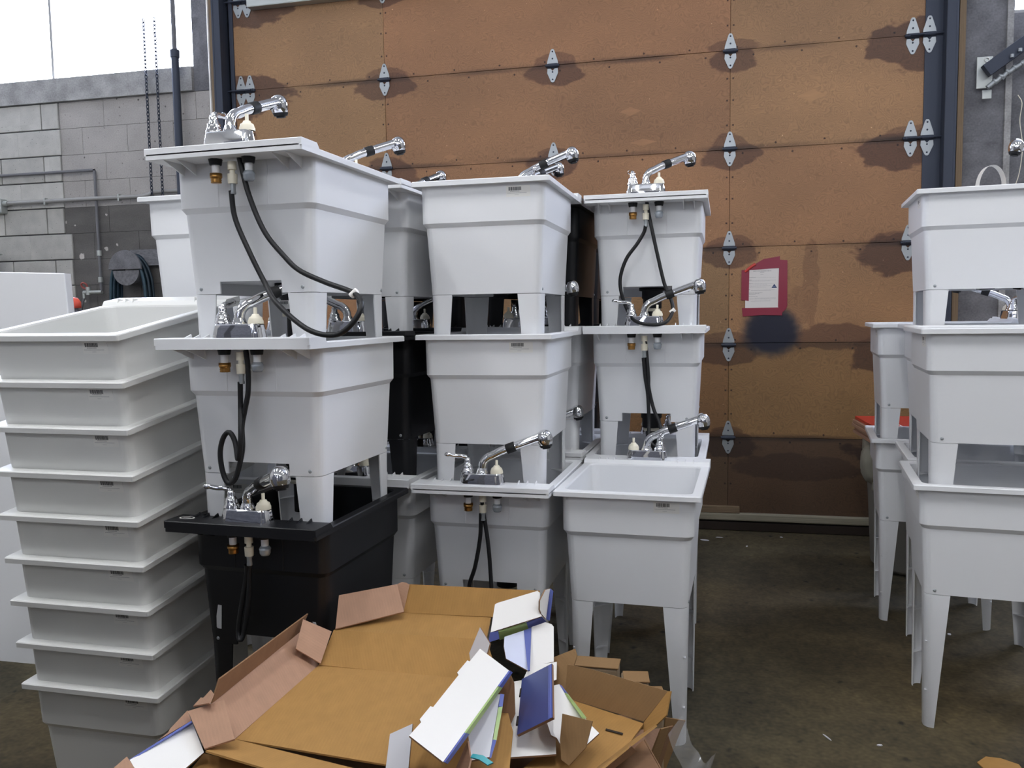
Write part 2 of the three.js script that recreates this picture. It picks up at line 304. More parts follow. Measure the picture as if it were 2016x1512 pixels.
// ---------------------------------------------------------------- ceiling lamps (behind and above the viewer; mirrored in the chrome)
const lampG = { housing: null, tube: null };
for (const [zi, z] of [-1.0, 4.4, 6.2].entries()) for (const [xi, x] of [-4.6, -2.3, 0, 2.3, 4.6].entries()) {
  const t = thing('strip_lamp', `ceiling strip lamp, ${['row in front of the viewpoint', 'first row behind the viewpoint', 'second row behind the viewpoint'][zi]}, ${['by the window side wall', 'over the nested tubs line', 'centre', 'over the aisle', 'by the far side wall'][xi]}`, 'lamp', [x, CEIL - 0.35, z]);
  mesh('housing', lampG.housing ??= rbox(0.32, 0.08, 1.5, 0.01, 0, 0.05, 0), M.galv, t);
  mesh('lamp_tube', lampG.tube ??= box(0.26, 0.01, 1.42, 0, 0.004, 0), std({ color: 0xffffff, emissive: LAMP.color, emissiveIntensity: LAMP.glow }), t);
  areaLight('lamp_light', LAMP.color, LAMP.power, 0.26, 1.42, [x, CEIL - 0.362, z], [x, 0, z]);
}

{ // unseen blocks added behind the viewer to shade the floor and lower sinks
  for (const [i, x] of [-5, -3.4, -1.8, -0.2, 1.4, 3.0, 4.6].entries()) {
    const t = thing('light_blocker', `added unseen light blocker behind the viewpoint, ${['first', 'second', 'third', 'fourth', 'fifth', 'sixth', 'last'][i]} from the side with the bare blocks`, 'added_blocker', [x, 0, 2.0], 0);
    mesh('blocker_base', rbox(1.2, 0.13, 1.0, 0.01, 0, 0.065, 0, 1), M.oldWood, t);
    for (let k = 0; k < 6; k++) mesh('blocker_layer', rbox(1.15, 0.5, 0.95, 0.01, 0, 0.385 + k * 0.505, 0, 1), M.concreteDark, t);
  }
  // lower block added beside the viewer to shade the lowest nested tubs
  const t = thing('light_blocker', 'added low light blocker beside the viewpoint, in front of the nested tubs', 'added_blocker', [-1.85, 0, -0.8], 0);
  mesh('blocker_base', rbox(1.2, 0.13, 0.7, 0.01, 0, 0.065, 0, 1), M.oldWood, t);
  for (let k = 0; k < 2; k++) mesh('blocker_layer', rbox(1.15, 0.56, 0.65, 0.01, 0, 0.415 + k * 0.565, 0, 1), M.concreteDark, t);
}
// ---------------------------------------------------------------- laundry sinks
const SW = 0.477, SD = 0.633, SH_ = 0.86, YB = SH_ - 0.3915;
function rrect(x0, zb, zf, r, y, K = 8) { // rounded rectangle seen from above; the back edge carries two extra points for the notch
  const pts = []; const arc = (cx, cz, a0) => { for (let i = 0; i <= K; i++) { const a = a0 + i / K * Math.PI / 2; pts.push([cx + r * Math.cos(a), y, cz + r * Math.sin(a)]); } };
  arc(-x0 + r, zb + r, Math.PI); const nx = Math.min(0.098, x0 * 0.6); pts.push([-nx, y, zb], [nx, y, zb]); arc(x0 - r, zb + r, Math.PI * 1.5); arc(x0 - r, zf - r, 0); arc(-x0 + r, zf - r, Math.PI / 2);
  return pts;
}
function basinGeometry(depth, notch, open = 0) {
  const H = SH_, yb = H - depth, k = (depth - 0.167) / 0.2245;
  const skin = (d, ins = 0, r = 0.03) => { // skin ring d below the rim top
    const t = d <= 0.152 ? 0.0015 * clamp((d - 0.03) / 0.122) : d <= 0.167 ? 0.0015 + 0.0095 * (d - 0.152) / 0.015 : 0.011 + 0.0115 * (d - 0.167) / 0.2245;
    return rrect(0.2163 - t - ins, -0.2221 + t + ins, 0.2933 - t - ins, r - ins * 0.5, H - d);
  };
  const rings = [rrect(0.03, -0.03, 0.09, 0.012, yb + 0.035), skin(depth - 0.035, 0.006), skin(depth, 0.005), skin(depth), skin(depth - 0.034), skin(0.167), skin(0.152), skin(0.031),
    rrect(SW / 2, -SD / 2, SD / 2, 0.007, H - 0.031), rrect(SW / 2, -SD / 2, SD / 2, 0.007, H - 0.0165), rrect(SW / 2 - 0.003, -SD / 2 + 0.003, SD / 2 - 0.003, 0.006, H - 0.0135),
    rrect(0.2095, -0.2165, 0.287, 0.03, H - 0.0135), rrect(0.207, -0.2145, 0.2845, 0.032, H - 0.019), rrect(0.192, -0.2, 0.271, 0.04, H - Math.min(0.33, depth - 0.055)), rrect(0.172, -0.18, 0.251, 0.045, H - Math.min(0.346, depth - 0.042)), rrect(0.02, -0.02, 0.07, 0.01, H - Math.min(0.35, depth - 0.038))];
  const K = 8; // notch sits between the two extra points of the back edge
  const body = ringLoft(rings, { skip: (i, q) => notch && q === K + 1 && (i === 1 || i === 2 || i === 3) });
  const parts = [crease(body, 14)];
  // raised faucet ledge along the back, with sloping end
  const z0 = -SD / 2, prof = [[z0, H - 0.02], [z0, H - 0.002], [z0 + 0.002, H], [z0 + 0.083, H], [z0 + 0.094, H - 0.0125], [z0 + 0.1, H - 0.02]];
  const hw = SW / 2; const ledge = ringLoft([-hw, hw].map(x => prof.map(([z, y]) => [x, y, z])));
  parts.push(crease(ledge, 25));
  const cap = (x, flip) => { const p = [], s = new THREE.Shape(prof.map(([z, y]) => new THREE.Vector2(z, y))); const g = new THREE.ShapeGeometry(s); const a = g.attributes.position; for (let i = 0; i < a.count; i++) { const z = a.getX(i), y = a.getY(i); a.setXYZ(i, x, y, z); } if (flip) { const ix = g.index.array; for (let i = 0; i < ix.length; i += 3) { const t = ix[i]; ix[i] = ix[i + 1]; ix[i + 1] = t; } } g.computeVertexNormals(); return g; };
  parts.push(cap(hw, true), cap(-hw, false));
  // soap ridges on the ledge, webs under it, moulding seams on the back
  for (const s of [-1, 1]) for (const x of [0.12, 0.15, 0.18]) {
    const sh = new THREE.Shape([[z0 + 0.05, H - 0.001], [z0 + 0.083, H + 0.009], [z0 + 0.088, H - 0.006]].map(q => new THREE.Vector2(...q)));
    const g = new THREE.ExtrudeGeometry(sh, { depth: 0.003, bevelEnabled: false }); g.rotateY(-Math.PI / 2); g.translate(s * x + 0.0015, 0, 0); parts.push(g);
  }
  for (const x of [-0.185, -0.145, 0.145, 0.185]) {
    const sh = new THREE.Shape([[z0 + 0.006, H - 0.0305], [-0.2215, H - 0.0305], [-0.2215, H - 0.062]].map(q => new THREE.Vector2(...q)));
    const g = new THREE.ExtrudeGeometry(sh, { depth: 0.003, bevelEnabled: false }); g.rotateY(-Math.PI / 2); g.translate(x + 0.0015, 0, 0); parts.push(g);
  }
  for (const x of [-0.078, 0.078]) { const g = rbox(0.004, 0.12, 0.004, 0.0015, x, H - 0.092, -0.2205, 1); parts.push(g); }
  return merge(parts);
}
const basinG = basinGeometry(0.3915, true), nestG = basinGeometry(0.315, false);
nestG.translate(0, -(SH_ - 0.315), 0);
function legGeometry(sx, sz) { // angle-section leg, tapering to the foot; sx, sz = which corner
  const level = (y, w, ox, oz) => {
    const r = 0.028, t = 0.0045, out = [], inn = [];
    out.push([w, 0]); for (let i = 0; i <= 5; i++) { const a = i / 5 * Math.PI / 2; out.push([r - r * Math.sin(a), r - r * Math.cos(a)]); } out.push([0, w]);
    inn.push([t, w]); for (let i = 5; i >= 0; i--) { const a = i / 5 * Math.PI / 2; inn.push([r - (r - t) * Math.sin(a), r - (r - t) * Math.cos(a)]); } inn.push([w, t]);
    return [...out, ...inn].map(([a, b]) => [ox - sx * a, y, oz - sz * b]);
  };
  const oxT = sx * 0.1930, ozT = sz > 0 ? 0.2700 : -0.1988, oxB = sx * 0.187, ozB = sz > 0 ? 0.2635 : -0.1925;
  let rings = [level(YB - 0.0015, 0.078, oxT, ozT), level(0.004, 0.034, oxB, ozB), level(0, 0.033, oxB - sx * 0.001, ozB - sz * 0.001)];
  if (sx * sz > 0) rings = rings.map(r => r.slice().reverse());
  const g = crease(ringLoft(rings), 30);
  const n = rings[0].length / 2, tri = [];
  for (const [R, f] of [[rings[0], 1], [rings[2], 0]]) for (let i = 0; i < n - 1; i++) { const a = R[i], b = R[i + 1], c = R[2 * n - 2 - i], d = R[2 * n - 1 - i]; f ? tri.push(a, b, c, a, c, d) : tri.push(a, c, b, a, d, c); }
  const cg = new THREE.BufferGeometry(); cg.setAttribute('position', new THREE.Float32BufferAttribute(tri.flat(), 3)); cg.computeVertexNormals();
  const ribs = [0.13, 0.3].map(y => { const w = 0.03 + 0.042 * y / YB, f = y / YB, ox = oxB + (oxT - oxB) * f - sx * 0.004, oz = ozB + (ozT - ozB) * f - sz * 0.004; const p = [[ox, y, oz], [ox - sx * w, y, oz], [ox, y, oz - sz * w], [ox, y + 0.003, oz], [ox - sx * w, y + 0.003, oz], [ox, y + 0.003, oz - sz * w]]; const q = new THREE.BufferGeometry(); q.setAttribute('position', new THREE.Float32BufferAttribute([p[0], p[1], p[2], p[3], p[5], p[4], p[1], p[2], p[5], p[1], p[5], p[4]].flat(), 3)); q.computeVertexNormals(); return q; });
  return merge([g, cg, ...ribs]);
}
const legG = [[-1, 1], [1, 1], [-1, -1], [1, -1]].map(([a, b]) => legGeometry(a, b));
// printed bar-code sticker (bars and unreadable dashes only)
function stickerTexture(clear) {
  const c = document.createElement('canvas'); c.width = 256; c.height = 112; const x = c.getContext('2d');
  x.fillStyle = clear ? '#dedcd4' : '#e9e8e3'; x.fillRect(0, 0, 256, 112);
  x.fillStyle = '#1d1d20'; let p = 26; seed = 99; while (p < 160) { const w = 2 + Math.floor(rnd() * 6); x.fillRect(p, 12, w, 36); p += w + 2 + Math.floor(rnd() * 3); }
  x.fillStyle = '#77767a'; for (let q = 44; q < 140; q += 9) x.fillRect(q, 54, 6, 6);
  x.fillStyle = '#96959a'; for (let q = 14; q < 214; q += 7) x.fillRect(q, 72, 5, 4);
  x.fillStyle = '#b0afb0'; for (let q = 92; q < 130; q += 6) x.fillRect(q, 90, 4, 4);
  const t = new THREE.CanvasTexture(c); t.colorSpace = THREE.SRGBColorSpace; return t;
}
M.label = std({ map: stickerTexture(false), roughness: 0.5 });
const stickerG = new THREE.BoxGeometry(0.082, 0.036, 0.0008);
const screwG = (() => { const g = new THREE.SphereGeometry(0.0055, 10, 6); g.scale(1, 1, 0.55); return g; })();
// faucet pieces, origin at the centre of the ledge top
const F = {};
{
  const plateRing = (y, hx, hz, r) => { const p = []; for (const [cx, cz, a0] of [[-hx + r, -hz + r, Math.PI], [hx - r, -hz + r, 1.5 * Math.PI], [hx - r, hz - r, 0], [-hx + r, hz - r, Math.PI / 2]]) for (let i = 0; i <= 5; i++) { const a = a0 + i / 5 * Math.PI / 2; p.push([cx + r * Math.cos(a), y, cz + r * Math.sin(a)]); } return p; };
  F.plate = crease(ringLoft([plateRing(0, 0.0775, 0.029, 0.024), plateRing(0.004, 0.0775, 0.029, 0.024), plateRing(0.034, 0.071, 0.0255, 0.021), plateRing(0.037, 0.0685, 0.023, 0.019), plateRing(0.037, 0.002, 0.001, 0.0005)]), 25);
  const sl = 20 * Math.PI / 180, L = 0.205, y0 = 0.086;
  const pt = s => V(0, y0 + s * Math.tan(sl), s);
  const path = [V(0, 0.02, 0), V(0, 0.055, 0.001), V(0, 0.074, 0.006), V(0, 0.088, 0.02), V(0, 0.096, 0.038), pt(0.07), pt(0.12), pt(0.17), pt(L - 0.012)];
  F.spout = merge([tube(path, 0.0142, 60, 20), lathe([[0.0205, 0.034], [0.0205, 0.039], [0.0175, 0.045], [0.0145, 0.054]], 24)]);
  const dir = pt(1).sub(pt(0)).normalize();
  const along = (g, s) => { const q = new THREE.Quaternion().setFromUnitVectors(V(0, 1, 0), dir); g.applyQuaternion(q); const p = pt(s); g.translate(p.x, p.y, p.z); return g; };
  F.collar = along(lathe([[0.0143, -0.016], [0.0168, -0.015], [0.0172, 0], [0.0168, 0.015], [0.0143, 0.016]], 20), 0.098);
  F.wand = along(lathe([[0.0142, -0.085], [0.0148, -0.075], [0.0155, 0], [0.014, 0.006]], 20), L - 0.01);
  const head = lathe([[0.0001, 0.0265], [0.01, 0.025], [0.019, 0.019], [0.025, 0.009], [0.027, -0.003], [0.026, -0.015], [0.0225, -0.024]], 28);
  const hp = pt(L); head.rotateX(-0.18); head.translate(hp.x, hp.y - 0.004, hp.z + 0.006);
  F.wand = merge([F.wand, head]);
  const aer = merge([cyl(0.0225, 0.019, 0.009, 0, -0.0285, 0, 24), cyl(0.0135, 0.0135, 0.006, 0, -0.035, 0, 18)]); aer.rotateX(-0.18); aer.translate(hp.x, hp.y - 0.004, hp.z + 0.006); F.aerator = aer;
  // lever handle: bell, ring and swept lever
  const bell = lathe([[0.022, 0.028], [0.0225, 0.034], [0.0185, 0.042], [0.0165, 0.049], [0.0175, 0.053], [0.013, 0.058], [0.010, 0.066], [0.0115, 0.070], [0.009, 0.078], [0.0001, 0.080]], 24);
  const lev = tube([V(0, 0.062, 0), V(0, 0.078, 0.004), V(0, 0.084, 0.018), V(0, 0.085, 0.036), V(0, 0.090, 0.06)], 0.0072, 24, 12);
  const tip = new THREE.SphereGeometry(0.0088, 14, 10); tip.scale(1, 1, 1.5); tip.translate(0, 0.0905, 0.064);
  F.lever = merge([bell, lev, tip]); F.lever.translate(0, 0.008, 0);
  F.stem = merge([lathe([[0.021, 0.029], [0.021, 0.036], [0.0185, 0.042], [0.0175, 0.046], [0.0115, 0.05], [0.009, 0.055], [0.0048, 0.056], [0.0048, 0.073], [0.0001, 0.0735]], 20)]); F.stem.translate(0, 0.008, 0);
  F.nut = cyl(0.019, 0.016, 0.016, 0, 0, 0, 8);
  F.shank = cyl(0.0105, 0.0105, 0.03, 0, 0, 0, 14);
  F.thread = lathe([[0.0001, -0.014], [0.0135, -0.014], [0.0145, -0.012], [0.0135, -0.009], [0.0148, -0.006], [0.0135, -0.003], [0.0155, 0], [0.0165, 0.002], [0.0165, 0.012], [0.0001, 0.012]], 12);
  F.cap = lathe([[0.0001, -0.014], [0.012, -0.013], [0.0155, -0.006], [0.016, 0.003], [0.017, 0.006], [0.012, 0.014], [0.0001, 0.014]], 16);
  F.conn = merge([cyl(0.012, 0.012, 0.022, 0, -0.02, 0, 8), cyl(0.0075, 0.0075, 0.016, 0, -0.038, 0, 10), cyl(0.0135, 0.0125, 0.026, 0, -0.055, 0, 8)]);
  F.crimp = lathe([[0.0068, -0.096], [0.0082, -0.095], [0.0082, -0.09], [0.0074, -0.088], [0.0074, -0.075], [0.0082, -0.073], [0.0082, -0.069], [0.0068, -0.067]], 16);
}
const drainG = { nut: lathe([[0.02, 0.03], [0.047, 0.03], [0.047, 0.018], [0.037, 0.016], [0.037, -0.012], [0.033, -0.014], [0.033, -0.05], [0.021, -0.052]], 20), ring: lathe([[0.021, 0.012], [0.03, 0.012], [0.03, 0], [0.021, 0]], 20), pipe: cyl(0.0195, 0.0195, 0.09, 0, 0, 0, 18) };
const HOSE = {
  A3: [[-0.022,0.842,-0.27],[-0.022,0.823,-0.262],[-0.046,0.728,-0.262],[-0.088,0.631,-0.262],[-0.146,0.562,-0.262],[-0.192,0.523,-0.265],[-0.268,0.49,-0.268],[-0.361,0.459,-0.29],[-0.4,0.428,-0.33],[-0.383,0.384,-0.345],[-0.33,0.353,-0.34],[-0.246,0.368,-0.33],[-0.141,0.437,-0.3],[-0.082,0.496,-0.262],[-0.039,0.579,-0.262],[-0.0,0.669,-0.262],[0.005,0.743,-0.268]],
  A2: [[-0.019,0.825,-0.27],[-0.018,0.783,-0.262],[-0.016,0.713,-0.262],[-0.004,0.663,-0.262],[0.008,0.614,-0.262],[0.009,0.557,-0.262],[0.021,0.507,-0.262],[0.039,0.463,-0.262],[0.062,0.455,-0.262],[0.077,0.49,-0.262],[0.081,0.54,-0.262],[0.069,0.581,-0.262],[0.049,0.597,-0.262],[0.032,0.57,-0.262],[0.016,0.523,-0.275],[-0.001,0.575,-0.285],[0.0,0.616,-0.28],[0.01,0.67,-0.262],[0.004,0.738,-0.268]],
  C3: [[-0.003,0.837,-0.27],[-0.008,0.798,-0.262],[-0.024,0.718,-0.262],[-0.048,0.608,-0.262],[-0.072,0.507,-0.262],[-0.098,0.447,-0.27],[-0.105,0.402,-0.29],[-0.081,0.359,-0.32],[-0.029,0.35,-0.33],[0.037,0.365,-0.32],[0.075,0.409,-0.262],[0.099,0.481,-0.262],[0.101,0.542,-0.262],[0.077,0.612,-0.262],[0.034,0.67,-0.262],[0.008,0.713,-0.262],[0.001,0.738,-0.268]],
  C2: [[-0.002,0.818,-0.27],[-0.007,0.762,-0.262],[-0.015,0.661,-0.262],[-0.017,0.611,-0.262],[-0.035,0.53,-0.262],[-0.059,0.471,-0.27],[-0.071,0.419,-0.29],[-0.046,0.384,-0.3],[-0.021,0.412,-0.29],[-0.017,0.479,-0.262],[-0.013,0.58,-0.262],[-0.003,0.651,-0.262],[0.004,0.732,-0.268]],
  B1: [[0.001,0.804,-0.27],[-0.002,0.75,-0.262],[-0.015,0.655,-0.262],[-0.022,0.55,-0.262],[-0.025,0.473,-0.27],[-0.013,0.432,-0.28],[0.02,0.429,-0.28],[0.055,0.492,-0.262],[0.032,0.573,-0.262],[0.013,0.671,-0.262],[0.006,0.757,-0.268]],
  A1: [[-0.0,0.833,-0.27],[0.004,0.751,-0.262],[0.011,0.633,-0.262],[0.029,0.543,-0.262],[0.038,0.515,-0.27],[0.049,0.541,-0.262],[0.031,0.631,-0.262],[0.014,0.706,-0.262],[0.009,0.735,-0.268]]
};
const wrapSkin = (x, d) => 0;
/* one sink: yaw turns its label side (local +z); o: tint, label, spout azimuth, lever azimuth, hose, sticker */
function makeSink(o) {
  const t = thing('laundry_sink', o.label, 'sink', [o.x, o.base, o.z], o.yaw, o.group);
  const mat = o.black ? M.black : M.white;
  mesh('basin', basinG, mat, t);
  for (const g of legG) mesh('leg', g, mat, t);
  const f = new THREE.Group(); f.name = 'faucet'; f.position.set(o.fx ?? 0, SH_, -0.2665); t.add(f);
  mesh('base_plate', F.plate, M.chrome, f);
  for (const n of ['spout', 'collar', 'wand', 'aerator']) { const m = mesh(n === 'wand' ? 'spray_head' : n, F[n], n === 'collar' || n === 'aerator' ? M.nut : M.chrome, f); m.rotation.y = o.az; }
  const lv = mesh('lever_handle', F.lever, M.chrome, f); lv.position.x = 0.051; lv.rotation.y = o.lev ?? 0.1;
  const st = mesh('valve_stem', F.stem, M.stub, f); st.position.x = -0.051;
  if (!o.far) {
    const s = new THREE.Group(); s.name = 'supply_fittings'; s.position.set(o.fx ?? 0, SH_ - 0.031, -0.2665); t.add(s);
    for (const x of [0.051, -0.051]) { mesh('lock_nut', F.nut, M.nut, s).position.set(x, -0.008, 0); mesh('shank', F.shank, M.white, s).position.set(x, -0.03, 0); }
    mesh('threaded_end', F.thread, M.brass, s).position.set(0.051, -0.05, 0);
    mesh('plastic_cap', F.cap, M.clearCap, s).position.set(-0.051, -0.05, 0);
    mesh('quick_connector', F.conn, M.stub, s); mesh('crimp', F.crimp, M.steel, s);
  }
  if (o.hose) { const h = mesh('spray_hose', tube(HOSE[o.hose], 0.0072, 160, 10), M.rubber, t); if (o.hoseTag) { const k = mesh('hose_tag', cyl(0.0085, 0.0085, 0.022, 0, 0, 0, 12), M.printWhite, h); const p = HOSE[o.hose][o.hoseTag]; k.position.set(...p); k.rotation.z = o.tagTurn ?? 0.9; } }
  const d = new THREE.Group(); d.name = 'drain'; d.position.set(0, YB + 0.002, 0.03); t.add(d);
  mesh('lock_nut', drainG.nut, M.nut, d); if (!o.hose) d.position.y += 0.05; else { mesh('washer', drainG.ring, M.stub, d).position.y = -0.062; mesh('tailpiece', drainG.pipe, M.nut, d).position.y = -0.1; d.scale.set(1.2, 1.1, 1.2); }
  if (o.drainTag) { const k = mesh('tag', new THREE.BoxGeometry(0.044, 0.024, 0.0012), M.label, d); k.position.set(0, -0.03, -0.039); k.rotation.y = Math.PI; }
  const lb = mesh('barcode_label', stickerG, M.label, t); lb.position.set(0.128, SH_ - 0.058, 0.2929); lb.rotation.x = 0.03;
  for (const [x, z, ry] of [[0.162, -0.2, Math.PI], [-0.162, -0.2, Math.PI], [0.1945, 0.24, Math.PI / 2], [-0.1945, 0.24, -Math.PI / 2]]) { const s = mesh('screw', screwG, M.steel, t); s.position.set(x, YB + 0.014, z); s.rotation.y = ry; }
  return t;
}
const P = 0.5137, PI = Math.PI;
const sinks = [
  // nearest column at the pile of nested tubs (faucet side towards the viewer)
  { n: 'A1', x: -1.241, z: -2.356, base: 0, yaw: 3.092, az: -2.15, lev: 1.9, black: 1, hose: 'A1', label: 'black sink with chrome faucet and ring sticker, standing beside the nested tubs behind the cardboard' },
  { n: 'A2', x: -1.236, z: -2.344, base: P, yaw: 3.095, az: -0.75, lev: 0.15, hose: 'A2', drainTag: 1, label: 'white sink standing in the black sink, hose looped tight against its back' },
  { n: 'A3', x: -1.241, z: -2.349, base: 2 * P, yaw: 3.094, az: -0.12, lev: 0.15, hose: 'A3', hoseTag: 7, drainTag: 1, label: 'top white sink beside the nested tubs, hose swinging out in a long loop' },
  // column behind it
  { n: 'A4', x: -1.232, z: -3.05, base: 0, yaw: 3.09, az: -0.9, lev: 0.3, far: 1, label: 'shaded white sink low behind the black sink, underneath another black sink' },
  { n: 'A5', x: -1.232, z: -3.05, base: P, yaw: 3.09, az: 1.9, lev: 0.3, black: 1, far: 1, label: 'black sink in the second row, its faucet seen between white legs' },
  { n: 'A6', x: -1.232, z: -3.05, base: 2 * P, yaw: 3.09, az: -0.75, lev: 0.3, far: 1, label: 'top white sink in shade, wedged behind the one with the long hose loop' },
  { n: 'A8', x: -1.225, z: -3.72, base: 0, yaw: 3.09, az: -0.9, far: 1, label: 'third-row white sink at the very back of the column beside the nested tubs' },
  { n: 'A9', x: -1.225, z: -3.72, base: P, yaw: 3.09, az: -0.9, far: 1, black: 1, label: 'added third-row lower black sink glimpsed between the legs behind the long hose loop' },  // this black sink and the next are added to keep the leg gaps dark
  { n: 'A10', x: -1.225, z: -3.72, base: 2 * P, yaw: 3.09, az: -0.3, far: 1, black: 1, label: 'added third-row upper black sink behind the shaded top white one' },
  // middle column
  { n: 'B1', x: -0.732, z: -2.968, base: 0, yaw: 3.111, az: -1.41, lev: 1.85, hose: 'B1', label: 'bottom white sink of the middle column, lever faucet and two hanging hoses above the cardboard' },
  { n: 'B2', x: -0.737, z: -3.045, base: P, yaw: -0.01, az: 1.5, far: 1, label: 'middle white sink of the middle column, blank front over the lever faucet' },
  { n: 'B3', x: -0.735, z: -3.04, base: 2 * P, yaw: -0.017, az: 1.55, lev: 0.4, far: 1, label: 'top white sink of the middle column with a barcode label under its rim' },
  { n: 'B4', x: -0.725, z: -3.69, base: 0, yaw: 3.1, az: -1.2, lev: 0.3, far: 1, label: 'bottom white sink behind the middle column, spray head poking out past it' },
  { n: 'B5', x: -0.725, z: -3.69, base: P, yaw: 3.1, az: -0.9, lev: 0.3, far: 1, label: 'shaded white sink behind the middle column, between a black sink and a white one' },
  { n: 'B6', x: -0.725, z: -3.69, base: 2 * P, yaw: 3.1, az: -0.5, lev: 0.3, black: 1, far: 1, label: 'top black sink behind the middle column, a dark strip against the plywood' },
  { n: 'B7', x: -0.722, z: -4.345, base: 0, yaw: 3.1, az: -0.9, far: 1, label: 'third-row white sink at the very back of the middle column' },
  { n: 'B8', x: -0.722, z: -4.345, base: P, yaw: 3.1, az: -0.9, far: 1, black: 1, label: 'added third-row lower black sink at the back of the middle column' },  // black pair added here so the view under the middle column stays dark
  { n: 'B9', x: -0.722, z: -4.345, base: 2 * P, yaw: 3.1, az: 2.8, far: 1, black: 1, label: 'added third-row upper black sink at the back of the middle column' },
  // column next to the open floor
  { n: 'C0', x: -0.244, z: -2.991, base: 0, yaw: -0.047, az: 1.59, lev: 0.2, far: 1, label: 'single low white sink by the aisle, open basin and barcode label' },
  { n: 'C1', x: -0.242, z: -3.695, base: 0, yaw: -0.026, az: 0.2, lev: 0.3, far: 1, label: 'white sink hidden behind the low single one, only its rim corner showing' },
  { n: 'C2', x: -0.242, z: -3.643, base: P, yaw: 3.116, az: -1.5, lev: 1.75, hose: 'C2', label: 'middle white sink of the column by the aisle, hoses hanging close together' },
  { n: 'C3', x: -0.238, z: -3.656, base: 2 * P, yaw: 3.123, az: -0.87, lev: 0.3, hose: 'C3', hoseTag: 6, label: 'top white sink of the column by the aisle, hose hanging in a round open loop' },
  // column behind the nested tubs
  { n: 'L1', x: -1.79, z: -3.043, base: 0, yaw: -0.05, az: 1, far: 1, label: 'bottom sink of the column standing behind the nested tubs' },
  { n: 'L2', x: -1.79, z: -3.043, base: P, yaw: -0.05, az: 1, far: 1, label: 'middle sink of the column standing behind the nested tubs' },
  { n: 'L3', x: -1.79, z: -3.043, base: 2 * P, yaw: -0.05, az: 0.2, far: 1, label: 'top sink of the column behind the nested tubs, below the hanging chains' },
  // group across the aisle, turned sideways
  { n: 'D1', x: 1.0, z: -3.172, base: 0, yaw: -0.108 - PI / 2, az: 0, far: 1, label: 'nearest bottom white sink across the aisle, its long legs on the floor' },
  { n: 'D2', x: 1.007, z: -3.172, base: P, yaw: -0.094 - PI / 2, az: 0, far: 1, label: 'nearest upper white sink across the aisle, standing in the bottom one' },
  { n: 'D4', x: 1.09, z: -3.69, base: 0, yaw: -0.1 - PI / 2, az: 0, far: 1, label: 'bottom sink of the middle column across the aisle, a sliver of rim showing' },
  { n: 'D5', x: 1.09, z: -3.69, base: P, yaw: -0.1 - PI / 2, az: 0.4, far: 1, label: 'second sink of the middle column across the aisle, beneath the tallest one' },
  { n: 'D6', x: 1.098, z: -3.70, base: 2 * P, yaw: -0.09 - PI / 2, az: 0.1, far: 1, label: 'topmost white sink across the aisle, third on its column' },
  { n: 'E1', x: 1.05, z: -4.205, base: 0, yaw: -0.11 - PI / 2, az: 0, far: 1, label: 'farthest bottom white sink across the aisle, beside the red-topped stack' },
  { n: 'E2', x: 1.045, z: -4.21, base: P, yaw: -0.095 - PI / 2, az: -0.2, lev: 2, far: 1, label: 'farthest upper white sink across the aisle, in front of the plywood door' },
];
for (const s of sinks) {
  const t = makeSink(s);
  if (s.n === 'A1') { const k = mesh('ring_sticker', merge([new THREE.TorusGeometry(0.016, 0.0022, 4, 28), box(0.018, 0.003, 0.001, 0, 0, 0)]), M.printWhite, t); k.scale.set(1.35, 0.8, 0.2); k.rotation.x = -PI / 2; k.position.set(0.195, SH_ + 0.0006, -0.272); }
}
// nested tubs without legs
{
  const n = ['lowest', 'second from the floor', 'third from the floor', 'fourth from the floor', 'middle', 'fourth from the top', 'third from the top', 'second from the top'];
  for (let i = 0; i < 9; i++) {
    const lab = i === 8 ? 'top tub of the nested pile, its open white basin in view' : i === 0 ? 'lowest tub of the nested pile, its side stepping in near the floor' : `nested white tub with barcode label, ${n[i]} in the pile`;
    const t = thing('laundry_tub', lab, 'tub', [0, 0, 0], 0, 'legless tubs nested in one pile');
    const a = 0.061 + 0.013 * i; t.rotation.set(a, -0.007, -0.004, 'YXZ');
    const rim = V(0, 0.315 - 0.0135, 0).applyEuler(t.rotation);
    t.position.set(-1.79 - 0.003 * i - rim.x, 0.351 + 0.136 * i - rim.y, -2.382 + 0.008 * i - rim.z);
    mesh('basin', nestG, M.cream, t);
    const lb = mesh('barcode_label', stickerG, M.label, t); lb.position.set(0.142, 0.315 - 0.055, 0.2929); lb.rotation.x = 0.03;
  }
}
